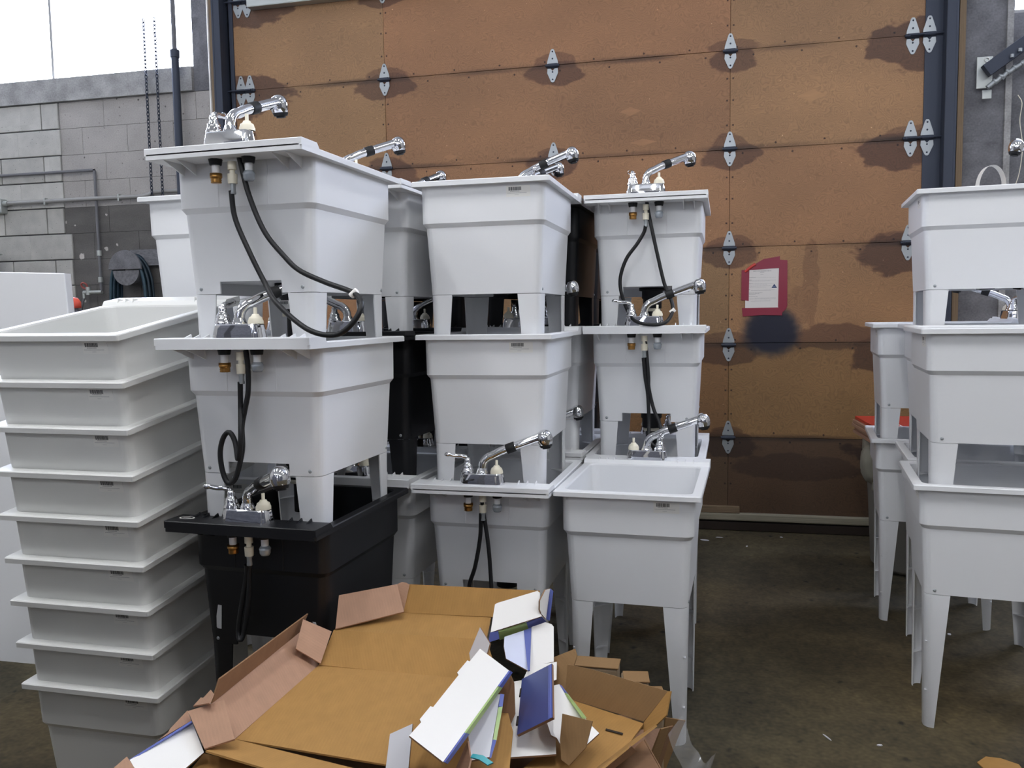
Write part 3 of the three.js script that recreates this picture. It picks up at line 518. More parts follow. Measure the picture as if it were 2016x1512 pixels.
// panels of the opened cartons: thing, part, finish, thickness, corners in metres
const CARD = [
  ["tray","floor_panel","k",0.004,[[-1.016,0.5,-1.602],[-1.011,0.5,-2.006],[-0.51,0.5,-1.997],[-0.421,0.5,-1.757],[-0.383,0.5,-1.547]]],
  ["tray","front_flap","k",0.004,[[-1.016,0.5,-1.602],[-1.026,0.522,-1.508],[-0.649,0.522,-1.419],[-0.555,0.493,-1.525]]],
  ["tray","side_wall","p",0.004,[[-1.014,0.502,-1.599],[-1.105,0.55,-1.654],[-1.114,0.55,-2.097],[-1.014,0.497,-2.011]]],
  ["tray","side_flap","d",0.004,[[-1.107,0.55,-1.654],[-1.097,0.6,-1.673],[-1.094,0.6,-1.875],[-1.091,0.601,-2.103],[-1.1,0.561,-2.072]]],
  ["tray","corner_flap","p",0.004,[[-1.031,0.524,-1.511],[-1.128,0.555,-1.599],[-1.058,0.572,-1.632],[-0.975,0.538,-1.537]]],
  ["tray","corner_flap","p",0.004,[[-1.082,0.6,-2.062],[-1.006,0.565,-2.078],[-0.998,0.512,-1.99],[-1.066,0.549,-1.985]]],
  ["tray","back_wall","k",0.004,[[-1.009,0.502,-2.001],[-1.011,0.56,-2.102],[-0.576,0.56,-2.115],[-0.512,0.496,-2.006]]],
  ["tray","shelf_panel","k",0.004,[[-1.011,0.56,-2.102],[-0.853,0.575,-2.232],[-0.596,0.575,-2.244],[-0.576,0.559,-2.117]]],
  ["tray","back_wall","k",0.004,[[-0.852,0.575,-2.228],[-0.856,0.64,-2.286],[-0.466,0.64,-2.299],[-0.465,0.577,-2.243]]],
  ["tray","corner_flap","p",0.004,[[-1.004,0.565,-2.098],[-1.037,0.625,-2.197],[-0.884,0.645,-2.265],[-0.835,0.594,-2.186]]],
  ["tray","tuck_flap","p",0.004,[[-0.853,0.577,-2.231],[-0.884,0.645,-2.265],[-0.872,0.65,-2.272],[-0.859,0.648,-2.274],[-0.849,0.643,-2.273]]],
  ["carton","printed_flap","w",0.004,[[-0.568,0.575,-2.129],[-0.571,0.63,-2.192],[-0.565,0.633,-2.197],[-0.464,0.654,-2.255],[-0.456,0.65,-2.252],[-0.45,0.62,-2.219],[-0.442,0.602,-2.201]]],
  ["carton","printed_edge","b",0.004,[[-0.567,0.575,-2.125],[-0.55,0.575,-2.143],[-0.547,0.553,-2.142],[-0.569,0.552,-2.118]]],
  ["carton","printed_edge","g",0.004,[[-0.55,0.575,-2.143],[-0.484,0.585,-2.194],[-0.483,0.563,-2.211],[-0.553,0.544,-2.164]]],
  ["carton","printed_edge","b",0.004,[[-0.484,0.585,-2.194],[-0.448,0.592,-2.229],[-0.44,0.573,-2.247],[-0.482,0.565,-2.206]]],
  ["carton","tuck_flap","w",0.004,[[-0.429,0.66,-2.262],[-0.437,0.665,-2.236],[-0.446,0.645,-2.201],[-0.446,0.622,-2.197],[-0.443,0.608,-2.204],[-0.435,0.585,-2.227],[-0.433,0.615,-2.24]]],
  ["carton","printed_edge","b",0.004,[[-0.429,0.66,-2.262],[-0.421,0.655,-2.257],[-0.427,0.58,-2.23],[-0.436,0.582,-2.235]]],
  ["carton","tuck_flap","q",0.004,[[-0.588,0.6,-2.096],[-0.544,0.585,-2.03],[-0.549,0.56,-2.014],[-0.621,0.514,-2.065]]],
  ["carton","printed_flap","l",0.004,[[-0.533,0.56,-2.142],[-0.489,0.565,-2.185],[-0.456,0.5,-2.079],[-0.515,0.525,-2.084],[-0.528,0.545,-2.114]]],
  ["carton","printed_edge","b",0.004,[[-0.489,0.565,-2.185],[-0.47,0.57,-2.195],[-0.449,0.505,-2.072],[-0.454,0.504,-2.07]]],
  ["carton","printed_flap","w",0.004,[[-0.47,0.57,-2.202],[-0.435,0.578,-2.222],[-0.418,0.575,-2.219],[-0.411,0.57,-2.214],[-0.395,0.51,-2.123],[-0.456,0.502,-2.099]]],
  ["carton","printed_flap","w",0.004,[[-0.456,0.505,-2.096],[-0.387,0.51,-2.124],[-0.381,0.48,-2.083],[-0.406,0.475,-2.068],[-0.465,0.482,-2.061]]],
  ["white_carton","printed_flap","w",0.004,[[-0.55,0.6,-1.957],[-0.45,0.6,-1.846],[-0.477,0.6,-1.43],[-0.573,0.6,-1.511],[-0.568,0.6,-1.567],[-0.575,0.6,-1.579],[-0.572,0.6,-1.639],[-0.565,0.6,-1.636],[-0.558,0.6,-1.799],[-0.565,0.6,-1.812],[-0.561,0.6,-1.883],[-0.554,0.6,-1.878]]],
  ["white_carton","printed_edge","b",0.004,[[-0.45,0.6,-1.846],[-0.451,0.585,-1.872],[-0.455,0.585,-1.788],[-0.454,0.603,-1.755]]],
  ["white_carton","printed_edge","g",0.004,[[-0.455,0.6,-1.76],[-0.455,0.585,-1.788],[-0.47,0.585,-1.57],[-0.47,0.6,-1.544]]],
  ["white_carton","printed_edge","b",0.004,[[-0.47,0.6,-1.545],[-0.47,0.585,-1.57],[-0.479,0.585,-1.452],[-0.478,0.599,-1.433]]],
  ["white_carton","inside_flap","d",0.004,[[-0.456,0.582,-1.878],[-0.443,0.56,-1.869],[-0.435,0.5,-1.84],[-0.456,0.447,-1.812],[-0.459,0.378,-1.778],[-0.555,0.363,-1.763],[-0.543,0.455,-1.808]]],
  ["white_carton","tuck_flap","q",0.004,[[-0.635,0.57,-1.564],[-0.59,0.59,-1.577],[-0.578,0.51,-1.508],[-0.627,0.504,-1.508]]],
  ["striped_carton","printed_flap","q",0.004,[[-0.461,0.575,-1.773],[-0.453,0.575,-1.774],[-0.426,0.54,-1.571],[-0.46,0.538,-1.554],[-0.49,0.553,-1.638]]],
  ["striped_carton","printed_edge","b",0.004,[[-0.454,0.575,-1.777],[-0.447,0.57,-1.786],[-0.439,0.565,-1.738],[-0.445,0.57,-1.727]]],
  ["striped_carton","printed_edge","g",0.004,[[-0.446,0.568,-1.73],[-0.439,0.565,-1.738],[-0.426,0.545,-1.63],[-0.432,0.548,-1.625]]],
  ["striped_carton","printed_edge","b",0.004,[[-0.431,0.55,-1.621],[-0.426,0.545,-1.63],[-0.424,0.535,-1.577],[-0.428,0.538,-1.57]]],
  ["striped_carton","tape_strip","t",0.004,[[-0.454,0.556,-1.548],[-0.432,0.556,-1.546],[-0.409,0.55,-1.535],[-0.419,0.546,-1.53],[-0.439,0.551,-1.539],[-0.457,0.552,-1.541]]],
  ["striped_carton","inside_flap","p",0.004,[[-0.476,0.56,-1.588],[-0.456,0.55,-1.537],[-0.456,0.53,-1.507],[-0.497,0.505,-1.544]]],
  ["blue_carton","printed_flap","B",0.006,[[-0.46,0.5,-2.025],[-0.374,0.565,-1.985],[-0.322,0.565,-1.711],[-0.409,0.5,-1.744]]],
  ["blue_carton","printed_edge","b",0.006,[[-0.377,0.566,-1.976],[-0.374,0.56,-1.994],[-0.324,0.56,-1.721],[-0.326,0.567,-1.704]]],
  ["blue_carton","floor_panel","w",0.004,[[-0.492,0.47,-2.072],[-0.473,0.47,-2.085],[-0.332,0.47,-1.797],[-0.32,0.47,-1.735],[-0.433,0.47,-1.697],[-0.447,0.47,-1.776],[-0.449,0.47,-1.9]]],
  ["blue_carton","locking_tab","n",0.004,[[-0.451,0.503,-1.964],[-0.448,0.503,-1.97],[-0.442,0.503,-1.928],[-0.445,0.503,-1.925]]],
  ["blue_carton","locking_tab","n",0.004,[[-0.427,0.503,-1.823],[-0.423,0.503,-1.826],[-0.416,0.503,-1.786],[-0.421,0.503,-1.785]]],
  ["wedge_carton","printed_flap","w",0.004,[[-0.365,0.53,-1.937],[-0.35,0.53,-1.949],[-0.26,0.5,-1.828],[-0.234,0.493,-1.801],[-0.26,0.487,-1.747],[-0.312,0.492,-1.74],[-0.322,0.496,-1.756],[-0.336,0.498,-1.762],[-0.351,0.506,-1.796]]],
  ["wedge_carton","printed_edge","b",0.004,[[-0.35,0.53,-1.949],[-0.346,0.52,-1.964],[-0.325,0.519,-1.926],[-0.329,0.525,-1.919]]],
  ["wedge_carton","printed_edge","g",0.004,[[-0.329,0.525,-1.919],[-0.326,0.515,-1.934],[-0.271,0.495,-1.863],[-0.269,0.52,-1.811]]],
  ["kraft_tray","floor_panel","k",0.004,[[-0.358,0.44,-2.071],[-0.149,0.44,-1.972],[-0.176,0.44,-1.864],[-0.244,0.44,-1.711],[-0.404,0.44,-1.678],[-0.345,0.44,-1.844]]],
  ["kraft_tray","back_wall","K",0.004,[[-0.357,0.442,-2.067],[-0.353,0.52,-2.09],[-0.286,0.523,-2.064],[-0.092,0.52,-1.983],[-0.149,0.44,-1.981]]],
  ["kraft_tray","side_wall","k",0.004,[[-0.148,0.442,-1.976],[-0.092,0.52,-1.983],[-0.085,0.523,-1.979],[-0.094,0.475,-1.953],[-0.118,0.448,-1.954],[-0.163,0.409,-1.966]]],
  ["kraft_tray","side_wall","k",0.004,[[-0.158,0.444,-1.898],[-0.115,0.472,-1.907],[-0.166,0.472,-1.802],[-0.229,0.489,-1.627],[-0.275,0.404,-1.769]]],
  ["kraft_tray","printed_edge","N",0.004,[[-0.166,0.472,-1.802],[-0.158,0.44,-1.842],[-0.233,0.44,-1.693],[-0.238,0.466,-1.665]]],
  ["kraft_tray","upright_flap","K",0.004,[[-0.31,0.55,-1.761],[-0.241,0.55,-1.74],[-0.253,0.5,-1.72],[-0.288,0.46,-1.712],[-0.306,0.467,-1.72],[-0.312,0.501,-1.739]]],
  ["kraft_tray","corner_flap","K",0.004,[[-0.427,0.5,-2.144],[-0.342,0.54,-2.148],[-0.335,0.528,-2.134],[-0.357,0.445,-2.069],[-0.388,0.461,-2.095]]],
  ["kraft_tray","slot","s",0.001,[[-0.234,0.443,-1.924],[-0.192,0.443,-1.91],[-0.192,0.443,-1.902],[-0.234,0.443,-1.916]]],
  ["left_carton","printed_flap","w",0.004,[[-1.149,0.53,-1.43],[-1.115,0.53,-1.595],[-1.039,0.51,-1.521],[-1.043,0.507,-1.428],[-1.101,0.518,-1.396]]],
  ["left_carton","printed_edge","b",0.004,[[-1.151,0.53,-1.43],[-1.155,0.525,-1.438],[-1.121,0.525,-1.604],[-1.106,0.545,-1.578]]],
  ["left_carton","inside_flap","p",0.004,[[-1.164,0.53,-1.441],[-1.115,0.53,-1.402],[-1.151,0.52,-1.382],[-1.171,0.522,-1.407]]],
  ["left_carton","inside_flap","p",0.004,[[-1.125,0.53,-1.605],[-1.144,0.545,-1.621],[-1.143,0.535,-1.555],[-1.141,0.532,-1.545],[-1.144,0.529,-1.515]]],
  ["left_carton","inside_flap","p",0.004,[[-1.131,0.555,-1.623],[-1.126,0.565,-1.646],[-1.113,0.57,-1.636],[-1.107,0.58,-1.657],[-1.085,0.585,-1.633],[-1.07,0.582,-1.593]]],
  ["bottom_carton","floor_panel","k",0.004,[[-1.065,0.485,-1.559],[-0.971,0.485,-1.542],[-0.739,0.485,-1.473],[-1.039,0.485,-1.411]]],
  ["aisle_carton","folded_panel","p",0.004,[[-0.18,0.425,-1.885],[-0.154,0.432,-1.955],[-0.113,0.4,-2.034],[-0.14,0.36,-1.938],[-0.174,0.411,-1.891]]],
  ["aisle_carton","folded_panel","K",0.004,[[-0.113,0.4,-2.034],[-0.095,0.39,-2.069],[-0.135,0.26,-2.055],[-0.153,0.296,-2.01]]],
  ["aisle_carton","folded_panel","d",0.004,[[-0.095,0.385,-2.079],[-0.086,0.38,-2.096],[-0.125,0.25,-2.075],[-0.135,0.26,-2.054]]],
  ["aisle_carton","folded_panel","K",0.004,[[-0.105,0.37,-2.154],[-0.056,0.35,-2.188],[-0.068,0.322,-2.183],[-0.114,0.2,-2.167],[-0.13,0.204,-2.155]]]
];
// ---------------------------------------------------------------- heap of cartons in front
{
  const mats = { k: [M.kraft, M.kraft], p: [M.kraftPink, M.kraftPink], d: [M.kraftDark, M.kraftDark], K: [M.kraftBrown, M.kraftBrown], w: [M.printWhite, M.kraftDark], q: [M.printGrey, M.kraftDark], l: [M.printLight, M.kraftDark], b: [M.printBlue, M.printBlue], g: [M.printGreen, M.printGreen], B: [M.printNavy, M.kraftDark], n: [M.slot, M.slot], N: [M.printSlate, M.kraftDark], t: [M.tapeCyan, M.tapeCyan], s: [M.slot, M.slot] };
  const info = {
    tray: ['carton', 'large opened kraft tray with folded-out sides on top of the heap', 'box'], carton: ['printed_carton', 'opened white carton with blue and green edge at the far corner of the heap', 'box'],
    white_carton: ['printed_carton', 'carton with a broad plain white flap lying diagonally across the heap', 'box'], striped_carton: ['printed_carton', 'narrow white carton with a scrap of turquoise tape', 'box'],
    blue_carton: ['printed_carton', 'carton with a navy flap standing over its white base', 'box'], wedge_carton: ['printed_carton', 'white carton wedged between the navy flap and the brown tray', 'box'],
    kraft_tray: ['carton', 'deep brown tray with an upright flap, on the aisle side of the heap', 'box'], left_carton: ['printed_carton', 'white flap with blue edge sticking out towards the nested tubs', 'box'], aisle_carton: ['folded_carton', 'folded kraft carton with parallel panels at the aisle end of the heap', 'box'], bottom_carton: ['carton', 'kraft sheet under the front lip of the large tray', 'box'],
  };
  const byThing = {};
  for (const [th, part, m, t, pts] of CARD) (byThing[th] ??= []).push([part, m, t, pts]);
  for (const th in byThing) {
    const all = byThing[th].flatMap(p => p[3]); const c = [0, 1, 2].map(k => all.reduce((s, p) => s + p[k], 0) / all.length); c[1] = Math.min(...all.map(p => p[1]));
    const [nm, lab, cat] = info[th]; const g = thing(nm, lab, cat, c);
    for (const [part, m, t, pts] of byThing[th]) mesh(part, prism(pts.map(p => p.map((v, k) => v - c[k])), t), mats[m], g);
  }
  // flattened cartons that carry the heap
  const flat = (x, y, z, w, h, d, ry, label, mat) => {
    const t = thing('flattened_carton', label, 'box', [x, y, z], ry, 'flattened cartons under the heap');
    mesh('folded_wall', rbox(w, h * 0.46, d, 0.006, 0, h * 0.24, 0, 1), mat, t); mesh('folded_wall', rbox(w * 0.985, h * 0.46, d * 0.985, 0.006, 0.003, h * 0.74, 0.003, 1), mat, t);
    mesh('end_flap', rbox(0.004, h * 0.9, d * 0.8, 0.0015, w / 2 + 0.001, h * 0.5, 0.01, 1), mat, t);
  };
  const kr = [M.kraftBrown, M.kraftGrey, M.kraft, M.kraftDark];
  for (let i = 0; i < 8; i++) flat(-0.30 + 0.02 * Math.sin(i * 2.1), i * 0.0515, -1.80 + 0.015 * Math.cos(i * 1.7), 0.36 + 0.02 * Math.sin(i), 0.05, 0.50, 0.32 + 0.04 * Math.sin(i * 3), `flattened carton under the brown tray, ${['resting on the floor', 'second up', 'third up', 'fourth up', 'fifth up', 'sixth up', 'seventh up', 'topmost of its stack'][i]}`, kr[i % 4]);
  for (let i = 0; i < 9; i++) flat(-0.80 + 0.012 * Math.sin(i * 2.1), i * 0.0515, -1.74 + 0.012 * Math.cos(i * 1.7), 0.42, 0.05, 0.52, -0.04 + 0.03 * Math.sin(i * 3), `flattened carton under the large tray, ${['resting on the floor', 'second up', 'third up', 'fourth up', 'fifth up', 'sixth up', 'seventh up', 'eighth up', 'topmost of its stack'][i]}`, kr[(i + 1) % 4]);
  // small boxes behind the brown tray
  const small = (x, y, z, w, h, d, ry, label) => { const t = thing('small_box', label, 'box', [x, y, z], ry); mesh('carton_body', rbox(w, h, d, 0.006, 0, h / 2, 0, 1), M.kraftGrey, t); mesh('lid_flap', rbox(w * 0.98, 0.004, d * 0.96, 0.0015, 0.004, h + 0.002, 0.002, 1), M.kraftBrown, t); };
  small(-0.30, 0.0, -2.25, 0.125, 0.462, 0.07, 0.0, 'upright kraft box behind the brown tray, tallest of three');
  small(-0.19, 0.0, -2.2, 0.07, 0.452, 0.07, 0.15, 'kraft box behind the brown tray, middle of three');
  small(-0.135, 0.0, -2.165, 0.04, 0.432, 0.06, 0.2, 'narrow kraft box behind the brown tray, lowest of three');
  // clear packing film
  const film = thing('packing_film', 'strip of clear packing film draped at the aisle end of the heap', 'film', [-0.06, 0.3, -2.0]);
  const fp = []; for (let i = 0; i <= 14; i++) { const s = i / 14; fp.push([[-0.03 + 0.09 * s, 0.13 - 0.28 * s + 0.16 * s * s * s, 0.05 - 0.05 * s + 0.01 * Math.sin(i)], [0.0 + 0.09 * s, 0.15 - 0.27 * s + 0.2 * s * s * s, -0.01 - 0.03 * s - 0.012 * Math.sin(i * 1.3)]]); }
  const fr = [0, 1].map(k => fp.map(q => q[k]));
  mesh('film_sheet', crease(ringLoft(fr, { closed: false }), 80), new THREE.MeshPhysicalMaterial({ color: 0xffffff, roughness: 0.12, transmission: 0.85, thickness: 0, ior: 1.45 }), film);
}
// ---------------------------------------------------------------- things on and by the back wall
{
  // notice with red tape on the door
  const c = document.createElement('canvas'); c.width = 360; c.height = 480; const x = c.getContext('2d');
  x.fillStyle = '#dedad6'; x.fillRect(0, 0, 360, 480); x.fillStyle = '#8b8888';
  const line = (y, x0, x1, h = 3) => { let p = x0; seed = 11 + y; while (p < x1) { const w = 4 + rnd() * 14; x.fillRect(p, y, Math.min(w, x1 - p), h); p += w + 4; } };
  x.fillStyle = '#5f5d5f'; line(26, 82, 272, 5); line(40, 155, 198, 5); x.fillStyle = '#8b8888'; line(68, 160, 190, 3);
  [[100, 26, 110, 4], [106, 26, 320, 2], [132, 26, 70, 4], [140, 36, 320, 2], [148, 36, 260, 2], [172, 26, 76, 4], [180, 36, 300, 2], [194, 36, 230, 2], [208, 36, 270, 2], [224, 36, 220, 2], [250, 26, 48, 4], [258, 60, 310, 2], [264, 60, 270, 2], [288, 40, 180, 4], [298, 40, 150, 4], [310, 40, 110, 4], [334, 26, 130, 4], [352, 100, 320, 2], [364, 26, 320, 3], [378, 100, 280, 2], [392, 60, 270, 2]].forEach(q => line(...q));
  x.fillStyle = '#2e3d63'; x.beginPath(); x.moveTo(305, 186); x.lineTo(334, 236); x.lineTo(276, 236); x.fill(); x.fillStyle = '#8d99b4'; x.fillRect(293, 218, 24, 6);
  const nt = new THREE.CanvasTexture(c); nt.colorSpace = THREE.SRGBColorSpace;
  const n = thing('notice', 'printed notice sheet with blue triangle held by red tape on the plywood door', 'notice', [0.335, 1.565, WZ + 0.004]);
  const paper = new THREE.PlaneGeometry(0.208, 0.25); mesh('paper', paper, std({ map: nt, roughness: 0.7 }), n).position.set(-0.006, 0, 0.001);
  const red = std({ color: 0x8a1f38, roughness: 0.35 });
  const tape = (pts, z) => { const s = new THREE.Shape(pts.map(p => new THREE.Vector2(...p))); const g = new THREE.ExtrudeGeometry(s, { depth: 0.0006, bevelEnabled: false }); mesh('tape', g, red, n).position.z = z; };
  tape([[-0.135, -0.072], [-0.134, 0.118], [-0.105, 0.121], [-0.086, 0.125], [-0.089, -0.078], [-0.112, -0.073]], 0.002);
  tape([[0.09, -0.118], [0.094, 0.178], [0.144, 0.174], [0.146, -0.11], [0.14, -0.13], [0.12, -0.15]], 0.002);
  tape([[-0.125, -0.175], [-0.13, -0.122], [0.09, -0.121], [0.12, -0.125], [0.115, -0.172], [0.0, -0.168]], 0.0015);
  tape([[-0.085, 0.118], [-0.06, 0.15], [0.0, 0.185], [0.098, 0.2], [0.1, 0.128], [0.0, 0.122]], 0.0025);
  const curl = tube([V(-0.112, 0.108, 0.006), V(-0.08, 0.135, 0.016), V(-0.05, 0.155, 0.014)], 0.009, 10, 8); curl.scale(1, 1, 0.6); mesh('tape', curl, std({ color: 0xc23a32, roughness: 0.3 }), n);
}
{ // hoist chains by the window
  for (const [px, lab] of [[-4.0, 'hanging chain farther from the door, below the bright window'], [-3.91, 'hanging chain nearer the door, below the bright window']]) {
    const t = thing('hoist_chain', lab, 'chain', [px, 2.34, WZ + 0.06], 0, 'pair of hanging hoist chains'); const L = [];
    for (let i = 0; i < 48; i++) { const g = new THREE.TorusGeometry(0.0125, 0.0036, 5, 10); g.scale(0.75, 1.4, 1); if (i % 2) g.rotateY(PI / 2); g.translate(0, i * 0.0265, 0); L.push(g); }
    mesh('chain_links', merge(L), M.darkSteel, t);
  }
  const pole = thing('steel_pole', 'dark vertical pole in front of the window edge', 'pole', [-3.735, 1.2, WZ + 0.09]);
  mesh('lower_tube', cyl(0.027, 0.027, 2.15, 0, 1.075, 0, 18), M.darkSteel, pole); mesh('glare_upper_rod', cyl(0.016, 0.016, 1.6, 0, 2.9, 0, 14), M.concrete, pole); mesh('coupling', cyl(0.033, 0.033, 0.05, 0, 2.12, 0, 18), M.darkSteel, pole);  // upper length: window glare put into its paler colour and thinner shape
  const rope = thing('pull_rope', 'thin pale rope hanging along the door jamb', 'rope', [-3.475, 2.3, WZ + 0.07]); mesh('strand', cyl(0.006, 0.006, 1.9, 0, 0.95, 0, 8), M.printWhite, rope); mesh('knot', new THREE.SphereGeometry(0.014, 10, 8), M.printWhite, rope);
  // conduits
  const pm = std({ color: 0x9a9996, roughness: 0.5, metalness: 0.3 });
  const pipe = thing('conduit', 'grey conduit running from the junction box along the block wall', 'pipe', [-4.6, 2.34, WZ + 0.03]);
  mesh('conduit_run', tube([V(-0.8, 0, 0), V(-0.3, 0, 0), V(0.0, 0.002, 0), V(0.4, 0.0, 0), V(0.53, 0.004, 0), V(0.6, 0.024, 0), V(0.75, 0.028, 0), V(1.0, 0.028, 0)], 0.016, 60, 10), pm, pipe); mesh('strap', box(0.012, 0.05, 0.03, -0.35, 0, 0.0), M.galv, pipe); mesh('strap', box(0.012, 0.05, 0.03, 0.3, 0, 0.0), M.galv, pipe);
  const jb = thing('junction_box', 'grey junction box at the end of the conduit', 'box', [-5.4, 2.32, WZ + 0.03]); mesh('housing', rbox(0.14, 0.11, 0.07, 0.008), M.galv, jb); mesh('cover', rbox(0.125, 0.095, 0.006, 0.002, 0, 0, 0.037), M.galv, jb); mesh('connector', (() => { const g = cyl(0.02, 0.02, 0.04, 0, 0, 0, 12); g.rotateZ(PI / 2); g.translate(0.085, 0.02, 0); return g; })(), M.galv, jb);
  const wp = thing('water_pipe', 'thin water pipe turning down the wall to a spigot', 'pipe', [-4.51, 2.555, WZ + 0.02]);
  mesh('pipe_run', tube([V(-1.2, 0.0, 0), V(-0.5, 0, 0), V(-0.04, 0, 0), V(-0.008, -0.006, 0), V(0, -0.04, 0), V(0, -0.4, 0), V(0.004, -0.92, 0)], 0.011, 80, 10), M.concrete, wp);
  for (const y of [-0.62, -0.82]) mesh('coupling', cyl(0.018, 0.018, 0.04, 0.002, y, 0, 12), M.galv, wp);
  const sp = thing('spigot', 'wall spigot with small red handle under the thin pipe', 'faucet', [-4.52, 1.64, WZ + 0.06]);
  mesh('valve_body', merge([(() => { const g = cyl(0.014, 0.014, 0.16, 0, 0, 0, 12); g.rotateZ(PI / 2); g.translate(-0.03, 0, 0); return g; })(), cyl(0.018, 0.018, 0.06, -0.07, 0.01, 0, 12), cyl(0.012, 0.01, 0.05, -0.11, -0.02, 0, 12)]), M.galv, sp);
  mesh('handle', (() => { const g = new THREE.TorusGeometry(0.024, 0.007, 8, 18); g.rotateX(0.5); g.translate(-0.095, 0.05, 0.01); return g; })(), std({ color: 0xa85a55, roughness: 0.6 }), sp);
  mesh('short_hose', tube([V(-0.11, -0.04, 0), V(-0.13, -0.12, 0.01), V(-0.14, -0.25, 0.015), V(-0.135, -0.42, 0.015)], 0.009, 24, 8), M.concreteDark, sp);
  // hose hanger with coiled garden hose
  const hh = thing('hose_hanger', 'grey half-round hose hanger with a coiled dark green hose', 'hose hanger', [-4.185, 1.72, WZ + 0.02]);
  const half = new THREE.Shape(); half.absarc(0, 0.08, 0.135, 0, PI, false); half.lineTo(-0.135, 0.08); half.lineTo(0.135, 0.08);
  const hg = new THREE.ExtrudeGeometry(half, { depth: 0.01, bevelEnabled: true, bevelSize: 0.003, bevelThickness: 0.003, bevelSegments: 1 }); hg.translate(0, 0, 0.13); mesh('face_plate', hg, M.concrete, hh);
  const drum = new THREE.CylinderGeometry(0.11, 0.11, 0.13, 24, 1, false, -PI / 2, PI); drum.rotateX(PI / 2); drum.translate(0, 0.07, 0.065); mesh('cradle', drum, M.concrete, hh);
  const hoseM = [0x223846, 0x2b4450, 0x1d2f3a].map(c => std({ color: c, roughness: 0.5 }));
  for (let i = 0; i < 8; i++) { const a = 0.135 + 0.012 * (i % 3), b = 0.30 + 0.03 * Math.sin(i * 2.3), pts = []; for (let k = 0; k < 16; k++) { const q = k / 16 * PI * 2; pts.push(V(a * Math.cos(q) * (1 + 0.1 * (Math.sin(q) < 0)), 0.19 - b + b * Math.sin(q) * (Math.sin(q) > 0 ? 1 : 1.15), 0.016 + i * 0.0145)); } mesh('hose_loop', tube(pts, 0.011, 60, 8, true), hoseM[i % 3], hh); }
  const brk = mesh('hook_bracket', box(0.3, 0.12, 0.01, 0.1, 0.17, 0.0), M.concrete, hh);
  // orange valve cap by the white board, and a dark sack
  const oc = thing('orange_cap', 'small orange-red cap beside the large white board', 'cap', [-2.86, 1.505, -3.35]);
  mesh('cap_body', lathe([[0.0001, 0.03], [0.02, 0.026], [0.033, 0.008], [0.034, -0.02], [0.0001, -0.022]], 18), std({ color: 0xd8553f, roughness: 0.5 }), oc); mesh('pipe_stub', cyl(0.02, 0.02, 1.48, 0, -0.762, 0, 12), M.concreteDark, oc);
  // large white board behind the nested tubs
  const wb = thing('white_board', 'large plain white panel with a round hole mark, standing behind the nested tubs', 'panel', [-3.06, 0, -2.9], 0.0);
  const sh = new THREE.Shape(); sh.moveTo(-0.6, 0); sh.lineTo(0.66, 0); sh.lineTo(0.575, 1.61); sh.lineTo(-0.6, 1.66); const hole = new THREE.Path(); hole.absellipse(0.03, 1.555, 0.022, 0.026, 0, PI * 2); sh.holes.push(hole);
  mesh('panel_sheet', new THREE.ExtrudeGeometry(sh, { depth: 0.03, bevelEnabled: true, bevelSize: 0.004, bevelThickness: 0.004, bevelSegments: 2 }), M.white, wb);
  const plug = cyl(0.022, 0.022, 0.02, 0, 0, 0, 20); plug.rotateX(PI / 2); plug.translate(0.03, 1.555, 0.018); mesh('hole_plug', plug, M.white, wb);
  const sack = thing('dark_sack', 'dark brown sack edge above the white board', 'bag', [-5.5, 1.72, WZ + 0.12]); mesh('sack_body', (() => { const g = new THREE.SphereGeometry(0.2, 20, 14); g.scale(0.85, 1.1, 0.5); return g; })(), std({ color: 0x4b4044, roughness: 0.7 }), sack); mesh('sack_tie', rbox(0.2, 0.012, 0.05, 0.005, 0.09, 0.225, 0), M.galv, sack);
}
